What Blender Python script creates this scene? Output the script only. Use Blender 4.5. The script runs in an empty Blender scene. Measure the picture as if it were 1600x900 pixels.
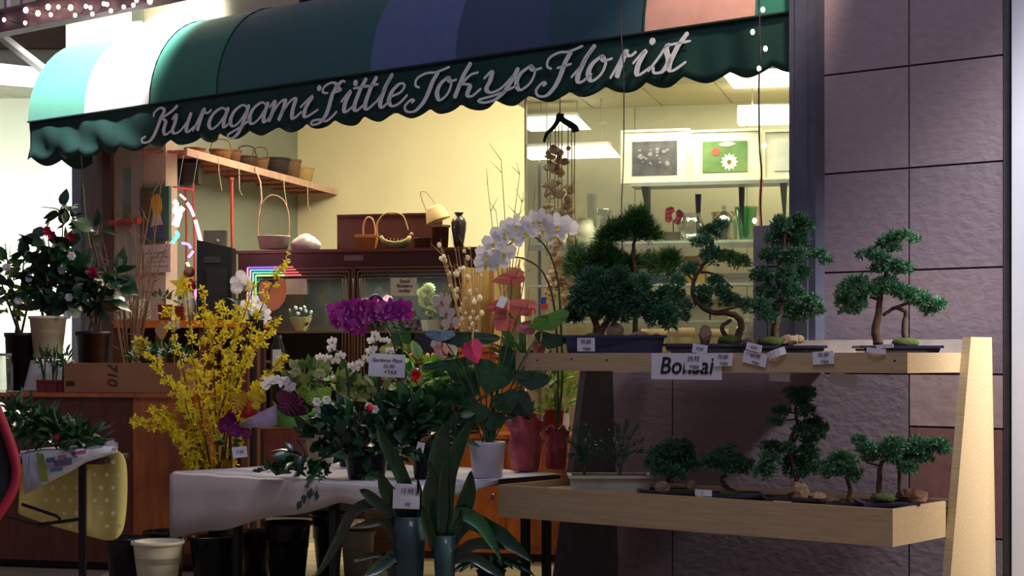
import bpy, bmesh, math, random
from mathutils import Vector, Matrix, Quaternion
random.seed(7)
R = random.random
def U(a, b): return a + (b - a) * R()
scene = bpy.context.scene
COL = scene.collection

# ------------------------------------------------------------------ camera, world, lights, exposure
FPX, EYE, HY = 2650.0, 1.55, 555.0          # focal length in pixels, eye height, horizon row
cam_d = bpy.data.cameras.new('camera'); cam = bpy.data.objects.new('camera', cam_d); COL.objects.link(cam)
cam.location = (0, 0, EYE); cam.rotation_euler = (math.pi / 2, 0, 0)
cam_d.sensor_width = 36; cam_d.lens = 36 * FPX / 1600; cam_d.shift_y = (HY - 450) / 1600; cam_d.clip_end = 200
scene.camera = cam
w = bpy.data.worlds.new('world'); scene.world = w; w.use_nodes = True
wb = w.node_tree.nodes['Background']; wb.inputs[0].default_value = (0.42, 0.36, 0.52, 1); wb.inputs[1].default_value = 0.31
scene.view_settings.view_transform = 'Standard'; scene.view_settings.look = 'None'
scene.view_settings.exposure = 0.0; scene.view_settings.gamma = 1; scene.view_settings.use_curve_mapping = False

def lamp(name, kind, loc, target, power, color, size=1.0, size_y=None, spread=None, angle=None):
    d = bpy.data.lights.new(name, kind); d.energy = power; d.color = color
    if kind == 'AREA':
        d.size = size
        if size_y: d.shape = 'RECTANGLE'; d.size_y = size_y
        if spread: d.spread = math.radians(spread)
    if kind == 'SPOT':
        d.spot_size = math.radians(angle or 60); d.spot_blend = 0.6; d.shadow_soft_size = size
    if kind == 'POINT': d.shadow_soft_size = size
    o = bpy.data.objects.new(name, d); COL.objects.link(o); o.location = loc
    o.rotation_euler = (Vector(target) - Vector(loc)).to_track_quat('-Z', 'Y').to_euler()
    return o
WARM = (1.0, 0.90, 0.68)
lamp('shop_ceiling_lamp', 'AREA', (0.0, 16.5, 4.45), (0.5, 18.3, 1.8), 190, WARM, 1.6, 1.0)
lamp('shop_entrance_lamp', 'AREA', (-1.8, 16.6, 4.4), (-1.8, 16.8, 0), 70, WARM, 1.6, 1.0)
lamp('window_ceiling_lamp', 'AREA', (1.7, 13.7, 3.6), (1.6, 14.2, 1.6), 60, (1.0, 0.9, 0.68), 2.2, 0.7)
lamp('awning_flood_lamp', 'SPOT', (-3.95, 14.3, 6.3), (-3.75, 16.0, 4.5), 3600, (1.0, 0.97, 0.95), 0.12, angle=62)
lamp('awning_spot_lamp', 'SPOT', (1.9, 9.9, 5.4), (1.55, 11.3, 3.8), 330, (1.0, 0.80, 0.62), 0.1, angle=44)
lamp('neighbour_shop_lamp', 'AREA', (-5.7, 17.6, 3.3), (-5.9, 19.6, 2.2), 85, (0.93, 1.0, 0.9), 1.2, 0.8)
lamp('street_lamp', 'AREA', (7.5, 7.5, 4.2), (2.5, 9.8, 1.0), 300, (1.0, 0.90, 0.72), 0.8, 0.8)
lamp('arcade_fill', 'AREA', (0.8, 5.5, 8.5), (1.0, 11.5, 2.0), 150, (0.80, 0.82, 1.0), 3.0, 2.0)  # unseen overhead fill, added to lighten the bonsai and the awning top
lamp('entrance_fill', 'AREA', (-1.6, 13.5, 3.3), (-2.0, 12.6, 1.0), 55, (1.0, 0.84, 0.62), 2.4, 0.5)  # added warm fill for the counter and plant tops, no visible source
lamp('cooler_lamp', 'AREA', (-1.42, 16.42, 2.30), (-1.42, 16.5, 1.0), 14, (0.95, 1.0, 0.86), 1.6, 0.12).rotation_euler[2] = math.radians(-14.4)
lamp('column_fill', 'SPOT', (4.6, 8.2, 5.2), (3.8, 9.5, 3.2), 3600, (0.95, 0.97, 1.0), 0.3, angle=40).data.spot_blend = 1.0  # added spot that whitens the column, its source is unseen

# ------------------------------------------------------------------ geometry of the place
def srgb(r, g, b):
    f = lambda c: (c / 255 / 12.92) if c / 255 <= 0.04045 else ((c / 255 + 0.055) / 1.055) ** 2.4
    return (f(r), f(g), f(b), 1)
def ray(px, py): return Vector(((px - 800) / FPX, 1.0, -(py - HY) / FPX))
CAMP = Vector((0, 0, EYE))
def P(px, py, D): return CAMP + ray(px, py) * D
def onz(px, py, z):
    r = ray(px, py); return CAMP + r * ((z - EYE) / r.z)
class Plane:
    def __init__(s, p0, deg):
        a = math.radians(deg); s.p0 = Vector((p0[0], p0[1], 0)); s.a = a
        s.r = Vector((math.cos(a), -math.sin(a), 0)); s.n = Vector((math.sin(a), math.cos(a), 0))
    def back(s, t):
        q = Plane(s.p0 + s.n * t, math.degrees(s.a)); return q
    def hit(s, px, py):
        r = ray(px, py); k = (s.p0 - CAMP).dot(s.n) / r.dot(s.n); return CAMP + r * k
    def x(s, px): return (s.hit(px, HY) - s.p0).dot(s.r)
    def z(s, px, py): return s.hit(px, py).z
    def pt(s, x, z, t=0): return s.p0 + s.r * x + s.n * t + Vector((0, 0, z))
    def rot(s): return -s.a
FAC = Plane((2.93, 10.11), 39)            # front plane of the tiled pillar; x = 0 at its right edge, negative to the left
INT = Plane((-2.06, 20.0), 14.4)          # back wall of the shop
FRO = lambda D: Plane((0, D), 0)

# ------------------------------------------------------------------ mesh builder
class MB:
    def __init__(s): s.v = []; s.f = []; s.m = []; s.cm = 0
    def mat(s, i): s.cm = i; return s
    def add(s, vs, fs):
        o = len(s.v); s.v += [tuple(v) for v in vs]; s.f += [tuple(o + i for i in f) for f in fs]; s.m += [s.cm] * len(fs); return s
    def box(s, x0, y0, z0, x1, y1, z1, M=None):
        vs = [Vector(p) for p in ((x0,y0,z0),(x1,y0,z0),(x1,y1,z0),(x0,y1,z0),(x0,y0,z1),(x1,y0,z1),(x1,y1,z1),(x0,y1,z1))]
        if M: vs = [M @ v for v in vs]
        return s.add(vs, [(0,3,2,1),(4,5,6,7),(0,1,5,4),(1,2,6,5),(2,3,7,6),(3,0,4,7)])
    def lathe(s, prof, n=20, c=(0,0,0), cap=True, sx=1, sy=1, M=None):
        vs = []; fs = []
        for r, z in prof:
            for k in range(n):
                a = 2 * math.pi * k / n; v = Vector((c[0] + r * sx * math.cos(a), c[1] + r * sy * math.sin(a), c[2] + z)); vs.append(M @ v if M else v)
        for i in range(len(prof) - 1):
            for k in range(n):
                k2 = (k + 1) % n; fs.append((i*n+k, i*n+k2, (i+1)*n+k2, (i+1)*n+k))
        if cap:
            fs.append(tuple(range(n - 1, -1, -1))); fs.append(tuple((len(prof)-1)*n + k for k in range(n)))
        return s.add(vs, fs)
    def tube(s, pts, r, n=6, cap=True):
        pts = [Vector(p) for p in pts]; rs = r if isinstance(r, (list, tuple)) else [r] * len(pts)
        if len(rs) != len(pts): rs = [rs[0] + (rs[-1] - rs[0]) * i / (len(pts) - 1) for i in range(len(pts))]
        vs = []; fs = []; up = None
        for i, p in enumerate(pts):
            t = (pts[min(i+1, len(pts)-1)] - pts[max(i-1, 0)])
            if t.length < 1e-9: t = Vector((0, 0, 1))
            t.normalize()
            if up is None: up = Vector((0, 1, 0)) if abs(t.y) < 0.9 else Vector((1, 0, 0))
            a = t.cross(up); 
            if a.length < 1e-6: a = t.cross(Vector((1, 0, 0.1)))
            a.normalize(); b = a.cross(t).normalized(); up = b
            for k in range(n):
                q = 2 * math.pi * k / n; vs.append(p + (a * math.cos(q) + b * math.sin(q)) * rs[i])
        for i in range(len(pts) - 1):
            for k in range(n):
                k2 = (k + 1) % n; fs.append((i*n+k, i*n+k2, (i+1)*n+k2, (i+1)*n+k))
        if cap: fs.append(tuple(range(n - 1, -1, -1))); fs.append(tuple((len(pts)-1)*n + k for k in range(n)))
        return s.add(vs, fs)
    def ball(s, c, r, n=10, m=6, sz=1.0, jit=0.0):
        prof = [(max(1e-4, math.sin(math.pi * i / m)) * r, -math.cos(math.pi * i / m) * r * sz) for i in range(m + 1)]
        o = len(s.v); s.lathe(prof, n, c)
        if jit:
            for i in range(o, len(s.v)):
                v = s.v[i]; s.v[i] = tuple(v[k] + U(-jit, jit) * r for k in range(3))
        return s
    def sheet(s, grid, th=0.0):
        nr, nc = len(grid), len(grid[0]); vs = [p for row in grid for p in row]
        fs = [(i*nc+j, i*nc+j+1, (i+1)*nc+j+1, (i+1)*nc+j) for i in range(nr-1) for j in range(nc-1)]
        return s.add(vs, fs)
    def mesh(s, name, mats, smooth=False):
        me = bpy.data.meshes.new(name); me.from_pydata(s.v, [], s.f)
        for m in (mats if isinstance(mats, (list, tuple)) else [mats]): me.materials.append(m)
        me.polygons.foreach_set('material_index', s.m)
        if smooth: me.polygons.foreach_set('use_smooth', [True] * len(s.f))
        me.update(); return me
    def build(s, name, mats, parent=None, smooth=False, kind=None, solid=0, label=None):
        return link(name, s.mesh(name, mats, smooth), parent, kind=kind, solid=solid, label=label)
def link(name, me, parent=None, M=None, kind=None, solid=0, label=None):
    o = bpy.data.objects.new(name, me); COL.objects.link(o)
    if parent is not None: o.parent = parent
    if M is not None: o.matrix_local = M
    if kind: o['kind'] = kind
    if label: o['label'] = label
    if solid:
        md = o.modifiers.new('solid', 'SOLIDIFY'); md.thickness = solid; md.offset = 0
    return o
def thing(name, label, cat, loc, rotz=0, group=None):
    o = bpy.data.objects.new(name, None); COL.objects.link(o); o.location = loc; o.rotation_euler = (0, 0, rotz); o.empty_display_size = 0.05
    o['label'] = label; o['category'] = cat
    if group: o['group'] = group
    return o
def struct(name, mb, mats, loc=(0,0,0), rotz=0, smooth=False, solid=0):
    o = mb.build(name, mats, None, smooth, 'structure', solid); o.location = loc; o.rotation_euler = (0, 0, rotz); return o
def copytree(o, loc, rotz=None, label=None, scale=None):
    c = o.copy(); COL.objects.link(c); c.location = loc
    if rotz is not None: c.rotation_euler = (0, 0, rotz)
    if label: c['label'] = label
    if scale: c.scale = (scale,) * 3
    for ch in [q for q in COL.objects if q.parent == o]:
        d = ch.copy(); COL.objects.link(d); d.parent = c
        for g in [q for q in COL.objects if q.parent == ch]:
            e = g.copy(); COL.objects.link(e); e.parent = d
    return c
def crom(pts, n=6):
    pts = [Vector(p) for p in pts]; out = []
    for i in range(len(pts) - 1):
        a, b, c, d = pts[max(i-1,0)], pts[i], pts[i+1], pts[min(i+2, len(pts)-1)]
        for k in range(n):
            t = k / n
            out.append(0.5 * ((2*b) + (c - a) * t + (2*a - 5*b + 4*c - d) * t*t + (3*b - a - 3*c + d) * t**3))
    out.append(pts[-1]); return out

# ------------------------------------------------------------------ materials
def mat(name, col, rough=0.6, metal=0.0, var=0.25, scale=8.0, bump=0.15, stretch=(1,1,1), col2=None, emit=None, sheen=0, coat=0, trans=0):
    m = bpy.data.materials.new(name); m.use_nodes = True; nt = m.node_tree; b = nt.nodes['Principled BSDF']
    c1 = srgb(*col); c2 = srgb(*col2) if col2 else tuple(c * (1 - var) for c in c1[:3]) + (1,)
    tc = nt.nodes.new('ShaderNodeTexCoord'); mp = nt.nodes.new('ShaderNodeMapping'); mp.inputs['Scale'].default_value = stretch
    nz = nt.nodes.new('ShaderNodeTexNoise'); nz.inputs['Scale'].default_value = scale; nz.inputs['Detail'].default_value = 4
    rp = nt.nodes.new('ShaderNodeValToRGB'); rp.color_ramp.elements[0].position = 0.3; rp.color_ramp.elements[1].position = 0.7
    rp.color_ramp.elements[0].color = c2; rp.color_ramp.elements[1].color = c1
    nt.links.new(tc.outputs['Object'], mp.inputs[0]); nt.links.new(mp.outputs[0], nz.inputs['Vector']); nt.links.new(nz.outputs['Fac'], rp.inputs[0])
    nt.links.new(rp.outputs[0], b.inputs['Base Color'])
    b.inputs['Roughness'].default_value = rough; b.inputs['Metallic'].default_value = metal
    if bump:
        bp = nt.nodes.new('ShaderNodeBump'); bp.inputs['Strength'].default_value = bump; bp.inputs['Distance'].default_value = 0.01
        nt.links.new(nz.outputs['Fac'], bp.inputs['Height']); nt.links.new(bp.outputs[0], b.inputs['Normal'])
    if emit: b.inputs['Emission Color'].default_value = srgb(*emit[:3]); b.inputs['Emission Strength'].default_value = emit[3]
    if sheen: b.inputs['Sheen Weight'].default_value = sheen
    if coat: b.inputs['Coat Weight'].default_value = coat
    if trans:
        tr = nt.nodes.new('ShaderNodeBsdfTranslucent'); mx = nt.nodes.new('ShaderNodeMixShader'); mx.inputs[0].default_value = trans
        nt.links.new(rp.outputs[0], tr.inputs[0]); nt.links.new(b.outputs[0], mx.inputs[1]); nt.links.new(tr.outputs[0], mx.inputs[2])
        nt.links.new(mx.outputs[0], nt.nodes['Material Output'].inputs[0])
    return m
def glass(name, tint=(1,1,1), refl=0.08, alpha=0.9, rough=0.02):
    m = bpy.data.materials.new(name); m.use_nodes = True; nt = m.node_tree; nt.nodes.remove(nt.nodes['Principled BSDF'])
    t = nt.nodes.new('ShaderNodeBsdfTransparent'); g = nt.nodes.new('ShaderNodeBsdfGlossy'); mx = nt.nodes.new('ShaderNodeMixShader'); lw = nt.nodes.new('ShaderNodeLayerWeight')
    t.inputs[0].default_value = tuple(c * alpha for c in tint) + (1,); g.inputs[0].default_value = (1, 1, 1, 1); g.inputs['Roughness'].default_value = rough
    mr = nt.nodes.new('ShaderNodeMapRange'); mr.inputs['To Min'].default_value = refl; mr.inputs['To Max'].default_value = min(1, refl * 6); lw.inputs[0].default_value = 0.25
    nt.links.new(lw.outputs['Facing'], mr.inputs[0]); nt.links.new(mr.outputs[0], mx.inputs[0]); nt.links.new(t.outputs[0], mx.inputs[1]); nt.links.new(g.outputs[0], mx.inputs[2])
    nt.links.new(mx.outputs[0], nt.nodes['Material Output'].inputs[0]); return m
def glow(name, col, strength):
    m = bpy.data.materials.new(name); m.use_nodes = True; nt = m.node_tree; nt.nodes.remove(nt.nodes['Principled BSDF'])
    e = nt.nodes.new('ShaderNodeEmission'); e.inputs[0].default_value = srgb(*col); e.inputs[1].default_value = strength
    nt.links.new(e.outputs[0], nt.nodes['Material Output'].inputs[0]); return m
M_ = {}
def C(r, g, b, rough=0.6, **k):
    key = (r, g, b, rough, tuple(sorted(k.items())))
    if key not in M_: M_[key] = mat('surface_%d_%d_%d' % (r, g, b), (r, g, b), rough, **k)
    return M_[key]
wood = mat('pine_wood', (192, 166, 128), 0.55, col2=(176, 148, 110), scale=5, stretch=(1.0, 14, 14), bump=0.08)
tilem = [mat('stone_tile_%d' % i, c, 0.75, var=.14, scale=14, bump=0.28, stretch=(1, 1, 1.6)) for i, c in enumerate([(154, 134, 142), (148, 130, 140), (158, 138, 144)])]
grout = C(70, 52, 60, 0.9)
slate = C(70, 72, 88, 0.45, metal=0.3)
shopwall = mat('cream_painted_wall', (222, 212, 168), 0.8, var=0.10, scale=1.3, bump=0.05)
dkgreen = mat('awning_green', (16, 96, 80), 0.75, var=0.2, scale=30, bump=0.15, sheen=0.4)
cabwood = mat('counter_wood', (196, 106, 36), 0.35, col2=(156, 78, 24), scale=3, stretch=(6, 6, 0.7), bump=0.04, coat=0.3)
fridgebrown = mat('cooler_brown', (70, 30, 24), 0.4, var=0.15, scale=2)
black = C(14, 14, 18, 0.4)
blackpl = C(20, 20, 26, 0.25)
gold = C(176, 150, 116, 0.3, metal=0.7)
whitepl = C(215, 212, 205, 0.35, var=0.06)
cream = C(226, 218, 188, 0.4, var=0.08)
paper = C(225, 222, 232, 0.8, var=0.05)
ink = C(24, 22, 40, 0.7)
terra = C(150, 70, 48, 0.7)
glassm = glass('window_glass', (0.97, 1, 0.97), 0.035, 0.97)
vaseglass = glass('vase_glass', (0.93, 0.98, 0.94), 0.16, 0.88)
stemg = C(62, 84, 40, 0.6)
bark = mat('bark', (92, 66, 48), 0.9, var=0.5, scale=30, bump=0.6)
juniper = [mat('juniper_%d' % i, c, 0.6, var=0.45, scale=16, trans=0.15, bump=0) for i, c in enumerate([(88, 142, 104), (78, 130, 94), (96, 150, 104), (112, 158, 88)])]
leafdk = mat('leaf_dark', (36, 86, 50), 0.35, var=0.35, scale=12, trans=0.1, bump=0, coat=0.4)
leafmd = mat('leaf_mid', (52, 104, 48), 0.4, var=0.4, scale=12, trans=0.2, bump=0)
leaflt = mat('leaf_light', (122, 164, 56), 0.5, var=0.35, scale=12, trans=0.3, bump=0)
leafblk = mat('leaf_glossy_dark', (30, 70, 50), 0.32, var=0.4, scale=10, trans=0.05, bump=0, coat=0.6)
strapm = mat('strap_leaf', (26, 74, 44), 0.3, col2=(16, 50, 30), scale=4, stretch=(14, 14, 1), trans=0.1, bump=0.05, coat=0.3)
pink = mat('anthurium_pink', (214, 98, 98), 0.3, col2=(196, 112, 92), scale=8, trans=0.2, bump=0, coat=0.5)
hotpink = C(214, 60, 110, 0.35, coat=0.4)
purple = mat('orchid_purple', (150, 22, 140), 0.5, var=0.35, scale=14, trans=0.25, bump=0)
petalw = mat('petal_white', (236, 234, 240), 0.5, var=0.08, scale=10, trans=0.3, bump=0)
yellow = mat('forsythia_yellow', (244, 226, 50), 0.5, var=0.25, scale=20, trans=0.3, bump=0)
red = C(200, 30, 48, 0.5)
moss = mat('moss', (78, 92, 34), 0.95, var=0.4, scale=40, bump=0.8)
rockm = mat('garden_rock', (150, 122, 98), 0.9, var=0.4, scale=20, bump=0.8)
potblue = C(34, 40, 78, 0.22, coat=0.6)
potdk = C(46, 38, 40, 0.4)
soil = C(48, 34, 26, 0.95)
twig = C(86, 66, 48, 0.8)
twigl = C(170, 140, 96, 0.8)
wicker = mat('wicker', (150, 104, 56), 0.8, col2=(88, 54, 28), scale=60, bump=0.8)
wickdk = mat('dark_wicker', (84, 54, 34), 0.8, col2=(44, 28, 20), scale=60, bump=0.8)

# ------------------------------------------------------------------ large structure
fr = FAC.rot(); fo = FAC.p0
b = MB().box(-14, 2, -0.06, 9, 26, -0.012); floor = struct('floor', b, mat('floor_concrete', (150, 138, 112), 0.6, scale=3))
ftm = MB().box(0.006, 0.006, -0.012, 0.294, 0.294, 0.0).mesh('tile', mat('floor_tile', (214, 200, 160), 0.35, var=0.1, scale=5))
for i in range(17):
    for j in range(7):
        link('tile', ftm, floor, Matrix.Translation((-2.9 + i * 0.3, 11.9 + j * 0.3, 0)))
# tiled pillar and the low wall under the shop window
b = MB().box(-1.24, 0.015, 0, 0, 0.7, 6.2).box(-3.12, 0.015, 0, -1.24, 0.68, 1.44)
pillar = struct('wall_right', b, grout, fo, fr)
zs = [0, 0.45, 1.11, 1.435, 2.077, 2.709, 3.341, 3.973, 4.6, 5.25, 5.9]
lowc = [C(150, 104, 100, 0.7, var=.15, bump=.3), C(196, 166, 162, 0.7, var=.1, bump=.3)]
for c in range(5):
    x1 = -0.61 * c - 0.006 - (0.0 if c else 0); x0 = -0.61 * (c + 1) + 0.006
    for k in range(len(zs) - 1):
        if c > 0 and (c > 1 or zs[k] < 1.2): continue
        me = MB().box(x0, 0, zs[k] + 0.006, x1, 0.02, zs[k+1] - 0.006).mesh('tile', tilem[(c * 3 + k) % 3] if not (c == 0 and k in (1, 2)) else lowc[k - 1])
        link('tile', me, pillar)
for x0, x1 in ((-2.354, -.616), (-3.12, -2.366)):
    for z0, z1 in ((0, .60), (.612, 1.429)): link('tile', MB().box(x0, 0, z0, x1, .02, z1).mesh('tile', tilem[1]), pillar)
b = MB().box(-3.14, 0.0, 1.43, -1.2, 0.68, 1.455); struct('trim_1', b, C(196, 190, 170, .5), fo, fr)
# slate window post at the pillar's left edge, grey end strip and white column at its right edge
q = FAC.back(-0.12); xa, xb = q.x(1233), q.x(1274)
b = MB().box(xa, -0.12, 1.458, xb, 0.1, 6.2).box(xa + .05, -0.135, 1.458, xb - .05, -0.12, 6.2); struct('trim_2', b, C(84, 84, 100, 0.5), fo, fr)
b = MB().box(0.0, 0.0, 0, 0.035, 0.5, 6.2); struct('trim_3', b, C(88, 84, 90, 0.5), fo, fr)
b = MB().box(0.055, -0.01, 0, 0.75, 0.4, 6.2); struct('wall_far_right', b, mat('white_column', (236, 236, 244), 0.6, var=0.05, scale=3), fo, fr)
# dark tiled pier left of the post
q = FAC.back(0.1); xa, xb = q.x(1177), q.x(1240)
b = MB().box(xa + .004, 0.115, 1.455, xb, 0.3, q.z(1200, 352)); pier = struct('wall_pier', b, C(60, 60, 70, .8), fo, fr)
xm = q.x(1199)
for z0, z1 in ((1.46, 1.80), (1.81, 2.13), (2.14, q.z(1200, 352))):
    for a0, a1 in ((xa, xm - .004), (xm + .004, xb)):
        link('tile', MB().box(a0, 0.1, z0, a1, 0.12, z1).mesh('tile', C(104, 104, 118, .6, var=.15, bump=.3)), pier)
# shop window: frame and one big pane
q = FAC.back(0.66); xa, xb = q.x(822), q.x(1240)
b = MB().box(xa - .012, .655, 1.455, xa, .675, 3.75).box(xa, .65, 3.70, xb, .69, 3.75).box(xa, .645, 1.455, xb, .695, 1.49)
win = struct('window_1', b, C(190, 186, 160, .3), fo, fr)
link('window_pane', MB().box(xa, .66, 1.49, xb, .668, 3.70).mesh('window_pane', glassm), win)
# the shop's outer wall above the awning, the jamb wall left of the entrance
UP = FAC.back(0.72); x0, x1 = UP.x(103), UP.x(1240)
b = MB().box(x0, .72, 4.45, UP.x(470), .95, 8).box(UP.x(530), .72, 4.45, x1 + .3, .95, 8).box(UP.x(470), .9, 4.45, UP.x(530), .95, 8)
struct('wall_front', b, mat('facade_beige', (196, 188, 160), 0.8, var=.06, scale=3), fo, fr)
b = MB().box(UP.x(470), .70, 4.5, UP.x(474), .9, 8).box(UP.x(474), .86, 4.5, UP.x(530), .89, 8); struct('window_2', b, C(26, 28, 36, .3), fo, fr)
xj0, xjm, xj1 = UP.x(130), UP.x(178), UP.x(259)
b = MB().box(xjm, .72, 0, xj1, .86, 4.5); struct('wall_jamb', b, mat('jamb_cream', (206, 190, 160), .8, var=.08, scale=3), fo, fr)
b = MB().box(xj0, .74, 0, UP.x(165), .9, 4.5).mat(1).box(UP.x(165), .68, 0, xjm, .9, 4.5)
struct('trim_4', b, [C(150, 134, 116, .7), C(104, 76, 60, .6)], fo, fr)
b = MB().box(UP.x(89), .9, 0, UP.x(103), 1.0, 4.5); struct('trim_5', b, C(150, 154, 164, .4), fo, fr)
# neighbouring premises far left
b = MB().box(-9.5, 19.6, 0, -4.35, 19.8, 6.4); struct('wall_left_outer', b, mat('neighbour_wall', (226, 228, 208), .8, var=.05, scale=2))
b = MB().box(-7.2, 19.45, 5.08, -4.6, 19.6, 5.35); struct('trim_6', b, C(130, 112, 84, .8))
t = thing('soffit_beam', 'long white glowing beam slanting in from the left edge beside the awning end', 'light', P(-30, 112, 18))  # white beam given a glow of its own
k = 18 / FPX; m = MB(); m.add([(-60*k,0,-10*k),(96*k,0,-23*k),(96*k,0,6*k),(-60*k,0,23*k),(-60*k,.15,-10*k),(96*k,.15,-23*k),(96*k,.15,6*k),(-60*k,.15,23*k)], [(0,1,2,3),(7,6,5,4),(0,4,5,1),(1,5,6,2),(2,6,7,3),(3,7,4,0)]).build('diffuser', glow('soffit_glow', (255,255,246), 1.6), t)
MB().box(-60*k, .15, -6*k, 96*k, 1.6, 2*k).build('mounting_arm', C(180,176,160,.5), t)
b = MB().tube([P(-12, 46, 17.3), P(72, 112, 17.3)], 0.05, 4); struct('trim_8', b, C(214, 214, 204, .5))
# interior shell
ir = INT.rot(); io = INT.p0
b = MB().box(-0.5, 0, 0, 4.2, .12, 5.0); struct('wall_back', b, shopwall, io, ir)
b = MB().box(-0.62, -4.0, 0, -.5, .12, 5.0); struct('wall_left', b, mat('wall_left_green_grey', (134, 138, 122), .8, var=.08, scale=2), io, ir)
b = MB().box(-0.6, -4.2, 4.9, 4.2, .1, 5.0); struct('ceiling', b, C(226, 220, 196, .8), io, ir)
DSP = Plane(P(822, HY, 15.2), 14.4); dr, do = DSP.rot(), DSP.p0
pwm = mat('partition_wall', (186, 182, 152), 0.6, var=.08, scale=2)
b = MB().box(0, 0, 0, 3.3, .1, 4.9); part = struct('wall_partition', b, pwm, do, dr)
for k, (a0, a1) in enumerate(((0.01, .985), (0.995, 1.97), (1.98, 3.0))):
    link('panel', MB().box(a0, -.012, 1.0, a1, 0, 3.735).mesh('panel', pwm), part)
b = MB().box(0, -2.02, 3.75, 3.3, 0, 3.80); cel = struct('ceiling', b, C(120, 112, 90, .8), do, dr)
ctm = MB().box(.006, .006, 3.735, .604, .604, 3.75).mesh('ceiling_tile', mat('ceiling_tile', (214, 204, 170), .8, var=.08, scale=30))
for i in range(5):
    for j in range(3): link('ceiling_tile', ctm, cel, Matrix.Translation((i * .61 + .02, -.61 * (j + 1), 0)))
b = MB().box(3.3, -3.2, 0, 3.4, .1, 3.8); struct('wall_shop_right', b, pwm, do, dr)
# light reflections in the window built as hanging glowing boxes; then the ceiling panel
fl = glow('reflection_glow', (255, 250, 226), 3.2)
def reflection_box(px0, py0, px1, py1, D, label, slant=0.0):
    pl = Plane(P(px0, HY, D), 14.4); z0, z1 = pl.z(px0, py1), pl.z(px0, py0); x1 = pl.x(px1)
    t = thing('light_reflection', label, 'ceiling light', pl.p0 + Vector((0, 0, z0)), pl.rot(), 'light reflections over the shop window built as glowing boxes')
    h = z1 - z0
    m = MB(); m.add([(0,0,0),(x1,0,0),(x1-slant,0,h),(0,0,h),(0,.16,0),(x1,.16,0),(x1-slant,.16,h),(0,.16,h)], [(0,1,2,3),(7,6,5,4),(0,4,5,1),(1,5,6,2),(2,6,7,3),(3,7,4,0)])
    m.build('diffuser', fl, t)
    MB().box(0, .02, h, x1 - slant, .14, h + .03).build('added_top', whitepl, t)  # top and rods added to carry the reflection box
    for q_ in (.2, .8): MB().tube([(x1*q_, .08, h), (x1*q_, .08, 3.735 - z0)], .004, 4).build('added_rod', C(150,150,140,.4), t)
reflection_box(823, 183, 918, 202, 14.6, 'upper short light reflection built as a glowing box above the driftwood chime, shop window left', .1)
reflection_box(823, 230, 965, 247, 14.5, 'lower long light reflection built as a glowing box crossing behind the driftwood chime', .08)
reflection_box(1152, 170, 1262, 193, 13.7, 'light reflection built as a glowing box above the daisy picture, right of the window', 0)
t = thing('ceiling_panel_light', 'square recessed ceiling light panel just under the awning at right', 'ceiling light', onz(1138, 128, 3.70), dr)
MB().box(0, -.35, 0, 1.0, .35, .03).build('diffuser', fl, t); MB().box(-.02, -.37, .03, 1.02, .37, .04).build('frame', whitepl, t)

# ------------------------------------------------------------------ awning
aw = thing('awning', 'long green scalloped awning with white script lettering over the shopfront', 'awning', fo, fr)
ZB, ZS, ZT, DP = 3.40, 3.77, 4.62, 0.70
xl, xr = -8.79 - .35, -1.235
def fx(px): return FAC.x(px)
bl = Plane((0,0),0)
xl = fx(50)
fab = lambda n, c, **k: mat('awning_fabric_' + n, c, 0.8, var=.12, scale=12, bump=.1, sheen=.3, **k)
fg, fteal, fslate, fnavy = fab('green', (22, 118, 96)), fab('teal', (18, 70, 84)), fab('slate', (78, 100, 146)), fab('navy', (44, 68, 104))
fwhite, fpink, fval = fab('white', (240, 226, 226)), fab('pink', (226, 168, 150)), mat('awning_fabric_valance', (4, 56, 50), .85, var=.1, scale=12, bump=.1)
bounds = [(50,138,fg),(138,240,fwhite),(240,345,fg),(345,585,fab('deep_green', (16, 88, 88))),(585,718,fslate),(718,860,fnavy),(860,1012,fteal),(1012,1185,fpink),(1185,None,fg)]
def sagy(x, a): return 0.012 * math.sin(x * 5.1 + a * 2) + 0.010 * math.sin(x * 11.3 + 1.7)
for pa, pb, m in bounds:
    a, c = fx(pa), (fx(pb) if pb else xr); n = max(4, int((c - a) / .12)); g = []
    for i in range(13):
        ph = math.pi / 2 * i / 12; row = []
        for j in range(n + 1):
            x = a + (c - a) * j / n; e = math.sin(math.pi * j / n) * .004 * math.sin(ph * 2)
            row.append((x, -.045 + (DP + .045) * (1 - math.cos(ph)) + e, ZS + (ZT - ZS) * math.sin(ph) - e))
        g.append(row)
    MB().sheet(g).build('canopy_panel', m, aw, True, label=('white canopy panel' if m is fwhite else 'pink canopy panel' if m is fpink else None))
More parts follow.
